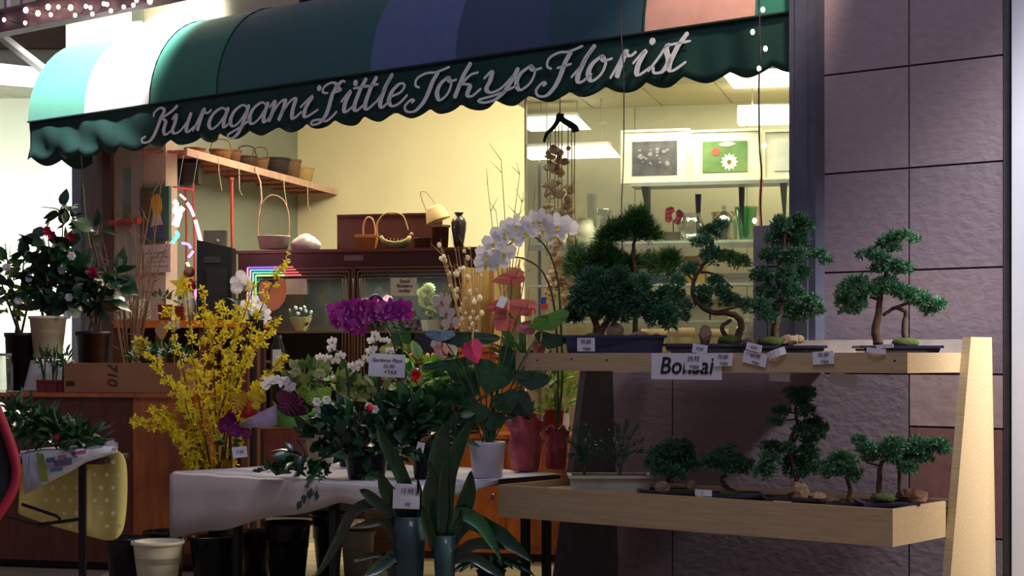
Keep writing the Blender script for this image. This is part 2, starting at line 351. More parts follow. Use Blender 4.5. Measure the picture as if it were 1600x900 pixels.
# valance with scalloped lower edge, in its own folds
SC = .335; ph0 = -1.904
def scal(x): return abs(math.sin(math.pi * (x - ph0) / SC))
def valance(a, c, fn, name='valance'):
    n = int((c - a) / .028); g = []
    for i in range(7):
        row = []
        for j in range(n + 1):
            x = a + (c - a) * j / n; zb = ZB + .035 - .060 * scal(x)
            k = i / 6; row.append(fn(x, ZS + .005 + (zb - ZS) * k, k))
        g.append(row)
    return MB().sheet(g).build(name, fval, aw, True, solid=.004)
valance(xl, xr, lambda x, z, k: (x, -.03 + k * .02 + k * .018 * math.sin(x * 9 + z * 14 * (x < -6.6)) * (1 + .7 * (x < -6.8)) + .012 * k * math.sin(x * 23), z))
for xe in (xl, xr):
    g = []; nn = 10
    for i in range(nn + 1):
        ph = math.pi / 2 * i / nn; g.append([(xe, -.045 + (DP + .045) * (1 - math.cos(ph)), ZS + (ZT - ZS) * math.sin(ph)), (xe, -.045 + (DP + .045) * (1 - math.cos(ph)), ZS)])
    MB().sheet(g).build('end_panel', fg, aw, True, solid=.004)
    g = [[(xe, -.02 + (DP + .02) * j / 24, ZS if i == 0 else ZB + .045 - .075 * abs(math.sin(math.pi * j / 24 * 2))) for j in range(25)] for i in range(2)]
    MB().sheet(g).build('end_valance', fval, aw, True, solid=.004)
for pa in (240, 345, 1012):
    x = fx(pa); MB().tube([(x, -.048 + (DP + .045) * (1 - math.cos(math.pi/2*i/10)), ZS + .003 + (ZT - ZS) * math.sin(math.pi/2*i/10)) for i in range(11)], .007, 5).build('seam_piping', C(14, 60, 56, .8), aw)
MB().tube([(xl, -.05, ZS), (xr, -.05, ZS)], .009, 6).build('front_piping', C(8, 40, 38, .8), aw)
# script lettering: pen strokes, thick on the way down
G = {
'K': [[(-.1,1.15),(-.15,1.5),(.1,1.85),(.4,1.6),(.35,1.0),(.22,.2),(0,-.35),(-.35,-.4),(-.5,-.1),(-.3,.05)],[(1.1,1.85),(.85,1.4),(.4,.95)],[(.4,.95),(.68,.75),(.68,.3),(.85,0),(1.15,.2)]],
'u': [[(0,.75),(.12,1.0),(.18,.6),(.16,.2),(.32,0),(.55,.15),(.75,.6)],[(.8,1),(.76,.3),(.88,0),(1.15,.3)]],
'r': [[(0,0),(.2,.6),(.34,1.15),(.42,.95),(.62,.85),(.8,1.0)],[(.38,1.0),(.3,.5),(.26,0)]],
'a': [[(.78,.85),(.5,1.02),(.15,.75),(.05,.3),(.25,0),(.55,.2),(.78,.7)],[(.84,1),(.78,.35),(.88,.0),(1.15,.3)]],
'g': [[(.78,.85),(.5,1.02),(.15,.75),(.05,.3),(.25,0),(.55,.2),(.78,.7)],[(.84,1),(.76,.2),(.62,-.6),(.35,-.85),(.12,-.6),(.5,-.25),(1.15,.3)]],
'm': [[(0,.7),(.14,1.0),(.18,.5),(.14,0)],[(.15,.2),(.35,.85),(.55,.98),(.58,.5),(.52,0)],[(.54,.25),(.75,.85),(.95,.98),(.97,.4),(1.08,0),(1.35,.3)]],
'i': [[(0,.5),(.2,1.0),(.16,.4),(.26,.0),(.52,.3)],'dot',(.25,1.5)],
'L': [[(.3,1.1),(.0,1.2),(-.02,1.6),(.3,1.85),(.62,1.6),(.55,.9),(.48,.1),(.25,-.5),(-.15,-.6),(-.2,-.35),(.2,-.3),(.6,-.45),(1.0,.1)],[(1.05,1.75),(.85,1.85),(.72,1.5),(.9,1.2),(.6,1.05)]],
't': [[(.3,1.75),(.22,.9),(.18,.25),(.32,0),(.6,.3)],[(-.08,1.12),(.5,1.2)]],
'l': [[(0,.25),(.25,.9),(.34,1.8)],[(.34,1.8),(.24,.9),(.2,.25),(.34,0),(.6,.3)]],
'e': [[(.08,.45),(.5,.6),(.62,.88),(.4,1.02),(.12,.7),(.08,.25),(.3,0),(.6,.12),(.85,.45)]],
'T': [[(.25,.75),(.0,.9),(.0,1.35),(.4,1.62),(.9,1.6),(1.5,1.85)],[(1.0,1.62),(.85,.9),(.7,.2),(.35,-.5),(-.1,-.5),(-.3,-.1),(-.05,.2),(.1,.05)]],
'o': [[(.5,1.02),(.15,.75),(.05,.35),(.28,0),(.62,.25),(.7,.7),(.5,1.02),(.6,.8),(.95,.85)]],
'k': [[(.34,1.8),(.26,.9),(.18,0)],[(.25,.5),(.5,.95),(.78,1.05)],[(.3,.6),(.6,.5),(.62,.1),(.8,0),(1.05,.3)]],
'y': [[(0,.7),(.14,1.0),(.2,.6),(.18,.25),(.35,.05),(.6,.2),(.8,.7)],[(.86,1),(.78,.3),(.6,-.35),(.3,-.5),(.1,-.3),(.5,-.12),(1.05,.25)]],
'F': [[(.25,.75),(.0,.9),(.0,1.35),(.4,1.62),(.9,1.6),(1.5,1.85)],[(1.0,1.62),(.85,.9),(.7,.2),(.35,-.5),(-.1,-.5),(-.3,-.1),(-.05,.2),(.1,.05)],[(.5,.75),(1.2,.85)]],
's': [[(0,.1),(.3,.65),(.5,1.15),(.5,.9),(.7,.4),(.55,.02),(.25,.02),(.18,.25)]],
}
letm = mat('sign_paint', (232, 236, 236), .7, var=.1, scale=60, bump=0)
def letter(ch, pa, pb, xh, dz=0):
    x0, x1 = FAC.x(pa), FAC.x(pb); st = [s for s in G[ch]]; sl = .24
    allp = [p for s in st if isinstance(s, list) for p in s]
    mn = min(p[0] + sl * p[1] for p in allp); mx = max(p[0] + sl * p[1] for p in allp); sc = (x1 - x0) / (mx - mn)
    m = MB(); base = 3.482 + dz; yy = lambda y: 1 + (y - 1) * .66 if y > 1 else (y * .72 if y < 0 else y)
    def T(p): return Vector((x0 + (p[0] + sl * p[1] - mn) * sc, base + yy(p[1]) * xh))
    i = 0
    while i < len(st):
        if st[i] == 'dot':
            c = T(st[i+1]); m.add([(c.x + .026*math.cos(k*.7854), -.06, c.y + .026*math.sin(k*.7854)) for k in range(8)], [tuple(range(8))]); i += 2; continue
        ps = [T(p) for p in crom([(a, b_, 0) for a, b_ in st[i]], 7)]; vs = []
        for k, p in enumerate(ps):
            d = ps[min(k+1, len(ps)-1)] - ps[max(k-1, 0)]; d = d.normalized() if d.length > 0 else Vector((1, 0))
            wd = .0085 + .0135 * max(0, -d.y) ** 1.5 + .002 * max(0, d.y); 
            if k == 0 or k == len(ps) - 1: wd *= .6
            nrm = Vector((-d.y, d.x)); vs += [(p.x + nrm.x * wd, -.06, p.y + nrm.y * wd), (p.x - nrm.x * wd, -.06, p.y - nrm.y * wd)]
        m.add(vs, [(2*k, 2*k+1, 2*k+3, 2*k+2) for k in range(len(ps) - 1)]); i += 1
    m.build('letter', letm, aw, solid=.003)
for a in [('K',230,286),('u',277,314),('r',309,339),('a',335,370),('g',364,402),('a',398,432),('m',428,480),('i',477,506),
          ('L',496,548),('i',541,563),('t',560,584),('t',577,600),('l',595,622),('e',616,645),
          ('T',641,711),('o',691,722),('k',718,760),('y',756,819),('o',815,855),('F',846,919),('l',900,938),('o',927,965),('r',961,1002),('i',996,1026),('s',1020,1052),('t',1050,1087)]:
    letter(*a, {'K':.155,'L':.16,'T':.155,'F':.165}.get(a[0], .165))

# ------------------------------------------------------------------ timber display shelf
sh = thing('display_shelf', 'two-tier pale pine display shelf standing against the tiled wall, holding bonsai', 'shelf', fo, fr)
XR, XL = -.05, -2.79
def upright(x0, x1):
    zt = 1.655 if x1 > -1 else 1.50
    prof = [(-.463, zt), (-.17, zt), (-.1, 0), (-.80, 0)]
    vs = [(x, y, z) for x in (x0, x1) for y, z in prof]
    return MB().add(vs, [(0,1,2,3),(7,6,5,4),(0,4,5,1),(1,5,6,2),(2,6,7,3),(3,7,4,0)])
upright(-.05, 0).build('upright', wood, sh); upright(XL, XL + .05).build('upright', C(120, 116, 120, .6), sh, label='grey painted upright')
for nm, t0, z0, z1, tb in (('upper_shelf', -1.175, 1.452, 1.564, -.12), ('lower_shelf', -1.351, .521, .724, -.12)):
    o = MB().box(XL + .05, t0 + .03, z1 - .06, XR - .02, tb, z1 - .04).build(nm, wood, sh)
    fb = MB().box(XL, t0, z0, XR, t0 + .022, z1).build('front_board', wood, o)
    MB().box(XR - .022, t0 + .023, z0, XR, -.46 if z0 > 1 else -.69, z1).build('end_board', wood, o)
    MB().box(XL, t0 + .023, z0, XL + .022, -.46 if z0 > 1 else -.62, z1).build('end_board', wood, o)
    MB().box(XL + .06, -.66 if z0 < 1 else -.5, z0 + .02, XR - .01, -.62 if z0 < 1 else -.46, z1 - .065).build('batten', wood, o)
xq = FAC.back(-.12).x(1240)
MB().box(xq, -.15, 1.56, XR, -.125, 1.645).build('back_board', C(206, 200, 206, .6), sh, label='white painted back board')
TOPU, TOPL = 1.524, .684

# ------------------------------------------------------------------ plant kit
def leafmesh(name, w, l, m, curl=0.25, fold=0.12, n=5, tip=1.0, base=0.0):
    vs = []; fs = []
    for i in range(n + 1):
        t = i / n; ww = w * 0.5 * max(base * (1 - t), math.sin(math.pi * min(1, t ** 0.8 * tip + 0.0))) if 0 < i < n else w * .5 * (base if i == 0 else 0.02)
        a = curl * t; y = l * (t - .12 * curl * t * t); z = -l * curl * .5 * t * t
        vs += [(-ww, y, z + fold * ww * 2), (0, y, z), (ww, y, z + fold * ww * 2)]
    for i in range(n):
        a = i * 3; fs += [(a, a+1, a+4, a+3), (a+1, a+2, a+5, a+4)]
    mb = MB(); mb.add(vs, fs); return mb.mesh(name, m, True)
LM = {}
def lf(kind, m, w, l, curl=.25, **k):
    key = (kind, m.name, round(w, 3), round(l, 3), curl)
    if key not in LM: LM[key] = leafmesh(kind, w, l, m, curl, **k)
    return LM[key]
def orient(loc, d, up=(0, 0, 1), s=1.0):
    y = Vector(d).normalized(); z = Vector(up); x = y.cross(z)
    if x.length < 1e-4: x = y.cross(Vector((1, 0, .01)))
    x.normalize(); z = x.cross(y)
    return Matrix.Translation(loc) @ Matrix((x, y, z)).transposed().to_4x4() @ Matrix.Scale(s, 4)
def rdir(zmin=-1, zmax=1):
    a = U(0, 2 * math.pi); z = U(zmin, zmax); r = math.sqrt(max(0, 1 - z*z)); return Vector((math.cos(a) * r, math.sin(a) * r, z))
def diamond(mb, p, d, l, w):
    d = Vector(d).normalized(); sd = d.cross(rdir()); 
    if sd.length < 1e-3: sd = d.cross(Vector((0, 0, 1)))
    sd.normalize(); p = Vector(p); q = p + d * l * .45
    mb.add([p, q + sd * w * .5, p + d * l, q - sd * w * .5], [(0, 1, 2, 3)])
class Loc:   # pixel -> local coordinates of a thing standing at pixel column px, depth D, height z0
    def __init__(s, px, D, z0): s.px, s.D, s.z0 = px, D, z0; s.k = D / FPX; s.o = Vector(((px - 800) * s.k, D, z0))
    def __call__(s, x, y, dy=0.0):
        k = (s.D + dy) / FPX; return Vector(((x - 800) * k - s.o.x, dy, EYE - (y - HY) * k - s.z0))
def pad(mb, c, rx, rz, ry, n, l, w, k=4, up=.35):
    for _ in range(n):
        d = rdir(-.8, 1); q = U(.4, 1.15); p = Vector(c) + Vector((d.x * rx, d.y * ry, d.z * rz)) * q
        e = (d + Vector((0, 0, up))).normalized()
        for _ in range(k):
            f = (e + rdir() * .75).normalized(); diamond(mb, p, f, l * U(.7, 1.3), w * U(.7, 1.3))
def trunk(mb, L, pts, r0, r1, n=7):
    ps = crom([L(*p) for p in pts], 4); m_ = len(ps) - 1
    mb.tube([p + rdir() * r1 * .4 for p in ps], [r0 + (r1 - r0) * (i / m_) ** .7 for i in range(m_ + 1)], n)
def traypot(root, L, x0, x1, y0, y1, m, depth=.26, lip=.012):
    a, b_ = L(x0, y0), L(x1, y1); z0, z1 = b_.z, a.z; xa, xb = a.x, b_.x; d = depth / 2; t = .03 * (xb - xa)
    mb = MB(); mb.add([(xa+t,-d+.015,z0),(xb-t,-d+.015,z0),(xb-t,d-.015,z0),(xa+t,d-.015,z0),(xa,-d,z1),(xb,-d,z1),(xb,d,z1),(xa,d,z1)], [(0,3,2,1),(0,1,5,4),(1,2,6,5),(2,3,7,6),(3,0,4,7)])
    mb.box(xa - lip, -d - lip, z1 - .016, xb + lip, -d + .012, z1).box(xa - lip, d - .012, z1 - .016, xb + lip, d + lip, z1)
    mb.box(xa - lip, -d, z1 - .016, xa + .012, d, z1).box(xb - .012, -d, z1 - .016, xb + lip, d, z1)
    for fx_ in (xa + t + .02, xb - t - .06): mb.box(fx_, -d + .03, z0 - .012, fx_ + .04, d - .03, z0)
    mb.build('pot', m, root); MB().box(xa + .005, -d + .005, z1 - .03, xb - .005, d - .005, z1 - .008).build('soil', soil, root)
def mound(root, L, x, y, rx, ry, m, name='moss'):
    c = L(x, y); mb = MB().ball((0,0,0), 1, 12, 6, 1, .06); mb.v = [(c.x + v[0]*rx*L.k, c.y + v[1]*rx*L.k*.7, c.z + v[2]*ry*L.k) for v in mb.v]; return mb.build(name, m, root, True)
def rock(root, L, x, y, rx, ry, dy=0, m=None): 
    c = L(x, y, dy); mb = MB().ball((0,0,0), 1, 9, 6, 1, .16); mb.v = [(c.x + v[0]*rx*L.k, c.y + v[1]*rx*L.k*.7, c.z + v[2]*ry*L.k) for v in mb.v]; return mb.build('rock', m or rockm, root)
def bonsai(label, px, D, z0, pot, potm, trunks, pads, jm, rocks=(), mosses=(), dens=1.0, tl=.034, tw=.011, depth=.26, cat='bonsai', group=None, name='bonsai_tree', up=.35, potdepth=None):
    L = Loc(px, D, z0); t = thing(name, label, cat, L.o, 0, group)
    if pot: traypot(t, L, *pot, potm, depth=potdepth or depth)
    tb = MB()
    for pts, r0, r1 in trunks: trunk(tb, L, pts, r0, r1)
    tb.build('trunk', bark, t, True)
    for i, pd in enumerate(pads):
        x, y, rx, ry = pd[:4]; dy = pd[4] if len(pd) > 4 else U(-.05, .06)
        mm = pd[5] if len(pd) > 5 else jm
        mb = MB(); n = int(dens * (rx * ry) * .20 + 6)
        for q_ in range(4):
            a_ = q_ * 1.57 + U(-.6, .6); f_ = U(.35, .75) if q_ else .1
            pad(mb, L(x + math.cos(a_) * rx * f_, y + math.sin(a_) * ry * f_ * .8, dy), rx * L.k * U(.4, .65), ry * L.k * U(.45, .7), max(.05, rx * L.k * .45), n, tl * .85, tw * .85, 4, up)
        mb.build('foliage_pad', mm, t, kind='stuff')
    for r in rocks: rock(t, L, *r)
    for r in mosses: mound(t, L, *r, moss)
    return t
def shelfD(px, y): # depth of a point set back on the shelf under pixel column px
    return FAC.back(y).hit(px, HY).y

# ------------------------------------------------------------------ bonsai on the upper tier
j0, j1, j2, j3 = juniper
ZU, ZL = TOPU + .012, TOPL + .012
bonsai('wide bushy juniper bonsai in a long navy pot, upper shelf left end', 958, shelfD(958, -.80), ZU, (882, 1036, 524, 552), potblue,
  [([(935,528,0),(930,505,0),(920,480,0),(905,462,0)],.03,.012), ([(935,528,0),(950,500,0),(975,480,0),(1010,470,0)],.028,.01), ([(930,500,0),(940,470,0),(955,440,0)],.02,.008)],
  [(915,470,26,22),(950,460,30,24),(985,470,32,24),(1020,480,30,24),(1042,492,20,20),(900,488,18,16),(930,440,26,18),(965,438,26,16),(1000,450,26,20),(960,485,30,16),(1045,465,16,16)], j1,
  rocks=[(962,520,14,16),(1000,528,20,10,-.02),(1025,530,12,8,.02)], mosses=[(930,526,18,6)], dens=1.1, tl=.05, tw=.014)
bonsai('upright feathery green pine behind the bushy juniper bonsai', 985, shelfD(985, -.42), ZU, (965, 1018, 530, 552), potdk,
  [([(992,532,0),(994,470,0),(990,400,0),(992,372,0)],.022,.010)],
  [(985,362,34,18),(1015,368,20,14),(960,370,20,14),(998,345,20,12)] + [(905,415,16,26,.05,j3),(925,425,18,24,.05,leafmd),(950,405,26,18,.03,leafmd),(1030,420,26,16,.05,j3),(1045,410,16,14,.05,leafmd),(975,425,26,22,.08,leafmd)], leafmd,
  dens=.8, tl=.10, tw=.008, up=.9, cat='pine tree', name='small_pine', depth=.2)
bonsai('windswept juniper bonsai with an arching bare trunk and green moss mound', 1120, shelfD(1120, -.72), ZU, (1042, 1176, 537, 553), potblue,
  [([(1150,530,0),(1158,512,0),(1155,498,0),(1140,490,0),(1110,487,0),(1088,470,0),(1082,450,0),(1088,430,0),(1098,415,0),(1110,395,0),(1115,372,0)],.026,.008), ([(1085,440,0),(1070,425,0)],.008,.004), ([(1120,488,0),(1150,480,0),(1168,478,0)],.01,.005), ([(1140,530,0),(1128,512,0),(1142,500,0)],.018,.012), ([(1095,425,0),(1120,430,0),(1145,450,0)],.009,.005)],
  [(1112,362,22,12),(1100,378,16,10),(1128,352,12,8),(1115,398,20,14),(1140,402,22,10,0,j3),(1160,410,18,10,0,j3),(1078,420,16,10),(1062,440,14,12),(1060,460,12,12),(1100,455,14,8),(1120,440,14,10),(1130,458,16,12),(1145,470,20,10),(1170,478,16,10),(1072,478,12,8),(1100,470,14,8),(1068,495,10,5)], j0,
  rocks=[(1102,524,11,16),(1168,534,10,6)], mosses=[(1140,532,20,9)], dens=.9)
bonsai('tall columnar juniper bonsai in front of the dark window post', 1225, shelfD(1225, -.66), ZU, (1172, 1283, 540, 553), potblue,
  [([(1210,528,0),(1214,500,0),(1222,470,0),(1216,430,0),(1224,390,0),(1228,350,0)],.028,.008)],
  [(1222,350,18,12),(1250,345,20,10),(1262,352,14,8),(1235,362,26,10),(1215,375,18,10),(1248,378,20,12),(1205,400,20,12),(1240,400,24,14),(1280,398,14,9),(1292,406,9,6),(1190,430,18,12),(1225,428,24,12),(1252,430,18,12),(1200,455,20,12),(1240,455,24,14),(1270,470,16,10),(1190,478,16,12),(1225,480,22,12),(1255,490,20,12),(1278,484,12,10),(1205,495,16,8)], j1,
  rocks=[(1232,532,17,9),(1246,530,12,7,.03)], mosses=[(1205,534,22,9)], dens=1.0)
bonsai('spreading juniper bonsai with reddish split trunk, upper shelf right end', 1395, shelfD(1395, -.72), ZU, (1342, 1462, 540, 553), potblue,
  [([(1372,538,0),(1368,515,0),(1372,490,0),(1376,460,0),(1384,430,0),(1386,395,0),(1394,375,0)],.032,.006), ([(1415,532,0),(1412,508,0),(1416,490,0),(1400,480,0),(1380,492,0)],.018,.010), ([(1376,470,0),(1350,462,0),(1325,470,0)],.012,.005), ([(1395,482,0),(1430,472,0),(1460,480,0)],.012,.005), ([(1384,418,0),(1400,422,0)],.007,.004)],
  [(1392,372,14,10),(1412,368,16,6),(1430,374,8,4),(1380,382,12,7),(1398,386,10,6),(1360,398,18,8),(1378,402,16,8),(1395,415,22,8),(1372,420,16,6),(1412,420,16,8),(1340,442,22,11),(1325,455,16,10),(1318,470,12,9),(1340,470,18,10),(1360,455,18,10),(1385,445,20,10),(1405,455,20,12),(1425,460,20,12),(1445,470,18,12),(1458,482,14,10),(1470,475,10,8),(1330,485,16,6)], j0,
  mosses=[(1415,536,22,9)], dens=1.0)
# ------------------------------------------------------------------ bonsai on the lower tier
lt = Loc(945, shelfD(945, -1.1), ZL)
t = thing('planter_tray', 'long pale planter tray at the left end of the lower shelf', 'tray', lt.o + Vector((0, 0, .012)), 0)
traypot(t, Loc(945, lt.D, ZL + .012), 890, 1015, 741, 768, C(186, 182, 160, .6), depth=.3)
def fern(label, px, D, z0, base, tips, m, n=9):
    L = Loc(px, D, z0); t = thing('feathery_seedling', label, 'plant', L.o)
    MB().tube([L(base[0], base[1]), L(base[0]+2, base[1]-20)], .01, 6).build('stem', bark, t)
    for tx, ty in tips:
        mb = MB(); a = L(base[0], base[1] - 14); c = L(tx, ty, U(-.08, .08)); mid = (a + c) / 2 + Vector((0, 0, .04)); ps = crom([a, mid, c], 7); mb.tube(ps, .002, 4)
        for i, p in enumerate(ps[3:]):
            for s_ in (-1, 1):
                for _ in range(2): diamond(mb, p, (ps[min(i+4, len(ps)-1)] - ps[i+2]).normalized() * .6 + Vector((s_*.3, U(-.5,.5), U(-.3,.5))), .045, .007)
        mb.build('frond', m, t)
fern('dark leafy seedling at the left of the pale planter tray', 912, lt.D, ZL + .03, (912,748), [(890,690),(900,672),(912,668),(925,672),(932,690),(935,705),(893,712),(905,700)], leafdk)
fern('feathery arching seedling right of the dark one in the pale planter tray', 968, lt.D, ZL + .03, (968,746), [(940,690),(950,676),(965,668),(980,662),(995,668),(1000,690),(1000,705),(938,712)], leafdk)
def low(label, px, t_, **k): return bonsai(label, px, shelfD(px, t_), ZL, **k)
low('rounded dark bonsai beside a pinkish rock on the lower shelf', 1052, -1.0, pot=(1000,1085,764,782), potm=potdk, trunks=[([(1040,766,0),(1045,745,0),(1050,725,0)],.02,.01)],
  pads=[(1050,700,22,14),(1075,705,14,16),(1035,712,22,14),(1060,722,28,14),(1028,728,20,14),(1085,728,18,8),(1050,738,26,10)], jm=j1, rocks=[(1035,762,12,10,-.12),(1080,760,10,10)])
low('low leaning bonsai with a curved trunk, second from left in lower tier', 1145, -.95, pot=(1100,1192,770,784), potm=potblue, trunks=[([(1148,770,0),(1132,758,0),(1128,748,0),(1140,738,0),(1160,730,0)],.018,.009)],
  pads=[(1125,712,20,10),(1140,705,16,8),(1120,725,16,8),(1150,720,22,10),(1165,730,16,9),(1105,720,8,8),(1140,732,18,5)], jm=j1, mosses=[(1140,771,16,6)])
low('tall tiered bonsai with bare S-curved trunk in the middle of the lower shelf', 1238, -.92, pot=(1195,1290,776,792), potm=potdk, trunks=[([(1240,775,0),(1246,750,0),(1236,715,0),(1236,685,0),(1246,665,0),(1243,640,0),(1250,615,0)],.022,.007), ([(1244,655,0),(1215,658,0)],.006,.003),([(1244,645,0),(1225,644,0)],.006,.003)],
  pads=[(1240,614,12,7),(1262,612,16,8),(1255,625,18,8),(1262,640,14,9),(1222,642,14,5),(1215,658,16,5),(1270,662,16,7),(1285,668,9,5),(1255,672,20,7),(1262,688,20,7),(1280,680,8,6),(1212,700,20,10),(1230,700,14,8),(1205,715,16,12),(1265,708,20,12),(1240,722,22,10),(1200,735,16,12),(1270,730,24,14),(1245,738,20,10)], jm=j1,
  rocks=[(1248,768,18,16),(1278,778,16,9,-.1)])
low('small bushy bonsai between the tall tiered one and the spreading one on the lower shelf', 1318, -1.0, pot=(1285,1352,782,796), potm=potdk, trunks=[([(1325,784,0),(1328,765,0),(1322,745,0)],.018,.009)],
  pads=[(1310,722,20,12),(1300,735,18,12),(1325,728,18,12),(1335,742,12,10),(1318,712,10,6)], jm=j0, rocks=[(1300,782,12,6,-.05)])
low('two-trunked spreading bonsai with a red-brown rock, right end of the lower tier', 1400, -1.0, pot=(1345,1425,783,797), potm=potblue, trunks=[([(1374,780,0),(1374,755,0),(1376,728,0),(1388,712,0)],.02,.011), ([(1408,775,0),(1405,750,0),(1404,728,0)],.014,.009), ([(1374,728,0),(1352,722,0)],.008,.004), ([(1395,715,0),(1430,705,0),(1465,700,0)],.012,.005)],
  pads=[(1345,688,10,8),(1352,702,12,8),(1370,705,18,12),(1392,710,22,14),(1415,708,24,16),(1435,700,22,14),(1458,696,20,12),(1475,700,12,12),(1420,728,18,10),(1445,715,16,8),(1400,692,18,8),(1360,714,10,7)], jm=j0,
  rocks=[(1425,776,26,12,.08,C(126,84,70,.9,var=.4,bump=.6))], mosses=[(1380,778,20,9)])

# ------------------------------------------------------------------ price tags
TEXTS = []
def text(parent, s, x, y, z, size, m=ink, name='lettering', shear=.2):
    c = bpy.data.curves.new(name, 'FONT'); c.resolution_u = 3; c.body = s; c.size = size; c.shear = shear; c.extrude = .0006; c.offset = size * .01; c.align_x = 'CENTER'; c.align_y = 'CENTER'
    c.materials.append(m); o = bpy.data.objects.new(name, c); COL.objects.link(o); o.parent = parent; o.location = (x, y, z); o.rotation_euler = (math.pi/2, 0, 0); TEXTS.append(o); return o
def tag(label, pl, x0, y0, x1, y1, lines=('35.00', 'ea'), roll=0, name='price_tag', group=None, tm=None, sz=.42, fold=.0, pm=None):
    cx, cy = (x0+x1)/2, (y0+y1)/2; c = pl.hit(cx, cy); wd = pl.x(x1) - pl.x(x0); hg = pl.z(cx, y0) - pl.z(cx, y1)
    t = thing(name, label, 'price tag' if name == 'price_tag' else 'sign', c, 0, group); t.rotation_euler = (0, math.radians(roll), pl.rot())
    g = [[(-wd/2 + wd*j/4, -fold * math.sin(math.pi*j/4), hg/2 - hg*i/2) for j in range(5)] for i in range(3)]
    MB().sheet(g).build('card', pm or paper, t, solid=.0025)
    tm = tm or (C(96, 92, 116, .8) if name == 'price_tag' else ink)
    for i, l in enumerate(lines):
        text(t, l, wd*.05*(i), -.006 - fold, hg * (.22 - .5 * i / max(1, len(lines)-1)) if len(lines) > 1 else 0, hg * sz, tm)
    return t
FB = FAC.back(-1.175 - .012); FB2 = FAC.back(-1.175 - .028)
tag('small price tag on the navy pot of the wide bushy juniper', FAC.back(-1.13), 902, 528, 929, 549, ('95.00', '+tax'))
tag('white card hand-lettered with the word Bonsai on the front of the upper shelf', FB, 1017, 552, 1127, 593, ('Bonsai',), 0, 'bonsai_sign', sz=.92)
tag('price tag stuck over the lettering of the Bonsai card', FB2, 1070, 554, 1097, 578, ('29.95', '+tax'))
tag('price tag sticking up behind the top edge of the Bonsai card', FB, 1082, 538, 1105, 552, ('55.00',), 8)
tag('price tag overlapping the right end of the Bonsai card', FB2, 1115, 552, 1144, 572, ('75.00', '+tax'))
tag('upper price tag of the tilted pair right of the Bonsai card', FB2, 1166, 537, 1190, 549, ('45.95',), 12)
tag('lower tilted price tag of the pair right of the Bonsai card', FB, 1161, 551, 1198, 570, ('65.95', '+tax'), 12)
tag('crumpled blank price tag curling over the shelf edge under the columnar bonsai', FB, 1200, 546, 1228, 558, (), -18, fold=.02)
tag('price tag alone on the shelf front right of the columnar bonsai', FB, 1270, 549, 1303, 569, ('75.00', '+tax'), -3)
tag('flat price tag on the rim of the spreading right-hand bonsai', FB, 1369, 538, 1396, 544, ('55',), -4)
tag('curled price tag under the rim of the spreading right-hand bonsai', FB, 1354, 544, 1384, 552, (), 6, fold=.015)
FL = FAC.back(-1.3)
tag('white tag lying at the foot of the low leaning bonsai on the lower shelf', FL, 1086, 765, 1112, 775, ('25',), 0, fold=.01)
tag('white tag on the lower shelf edge below the tall tiered bonsai', FL, 1208, 783, 1236, 787, (), 0)
tag('white paper scrap hanging under the left part of the upper shelf', FAC.back(-1.0), 1202, 583, 1234, 596, (), 2)
tag('torn white plastic scrap hanging under the middle of the upper shelf', FAC.back(-.9), 1296, 583, 1340, 604, (), 12)

for px, y in ((840,563),(893,561),(948,563),(1206,560),(1302,566),(1398,564)):
    c = FB.hit(px, y) - fo; M_k = MB(); kx, kz = FAC.back(-1.175).x(px), FAC.back(-1.175).z(px, y)
    M_k.add([(kx + .011*math.cos(a_*.785), -1.1757, kz + .007*math.sin(a_*.785 + .6)) for a_ in range(8)], [tuple(range(8))]).build('knot', C(96, 58, 36, .8), sh)

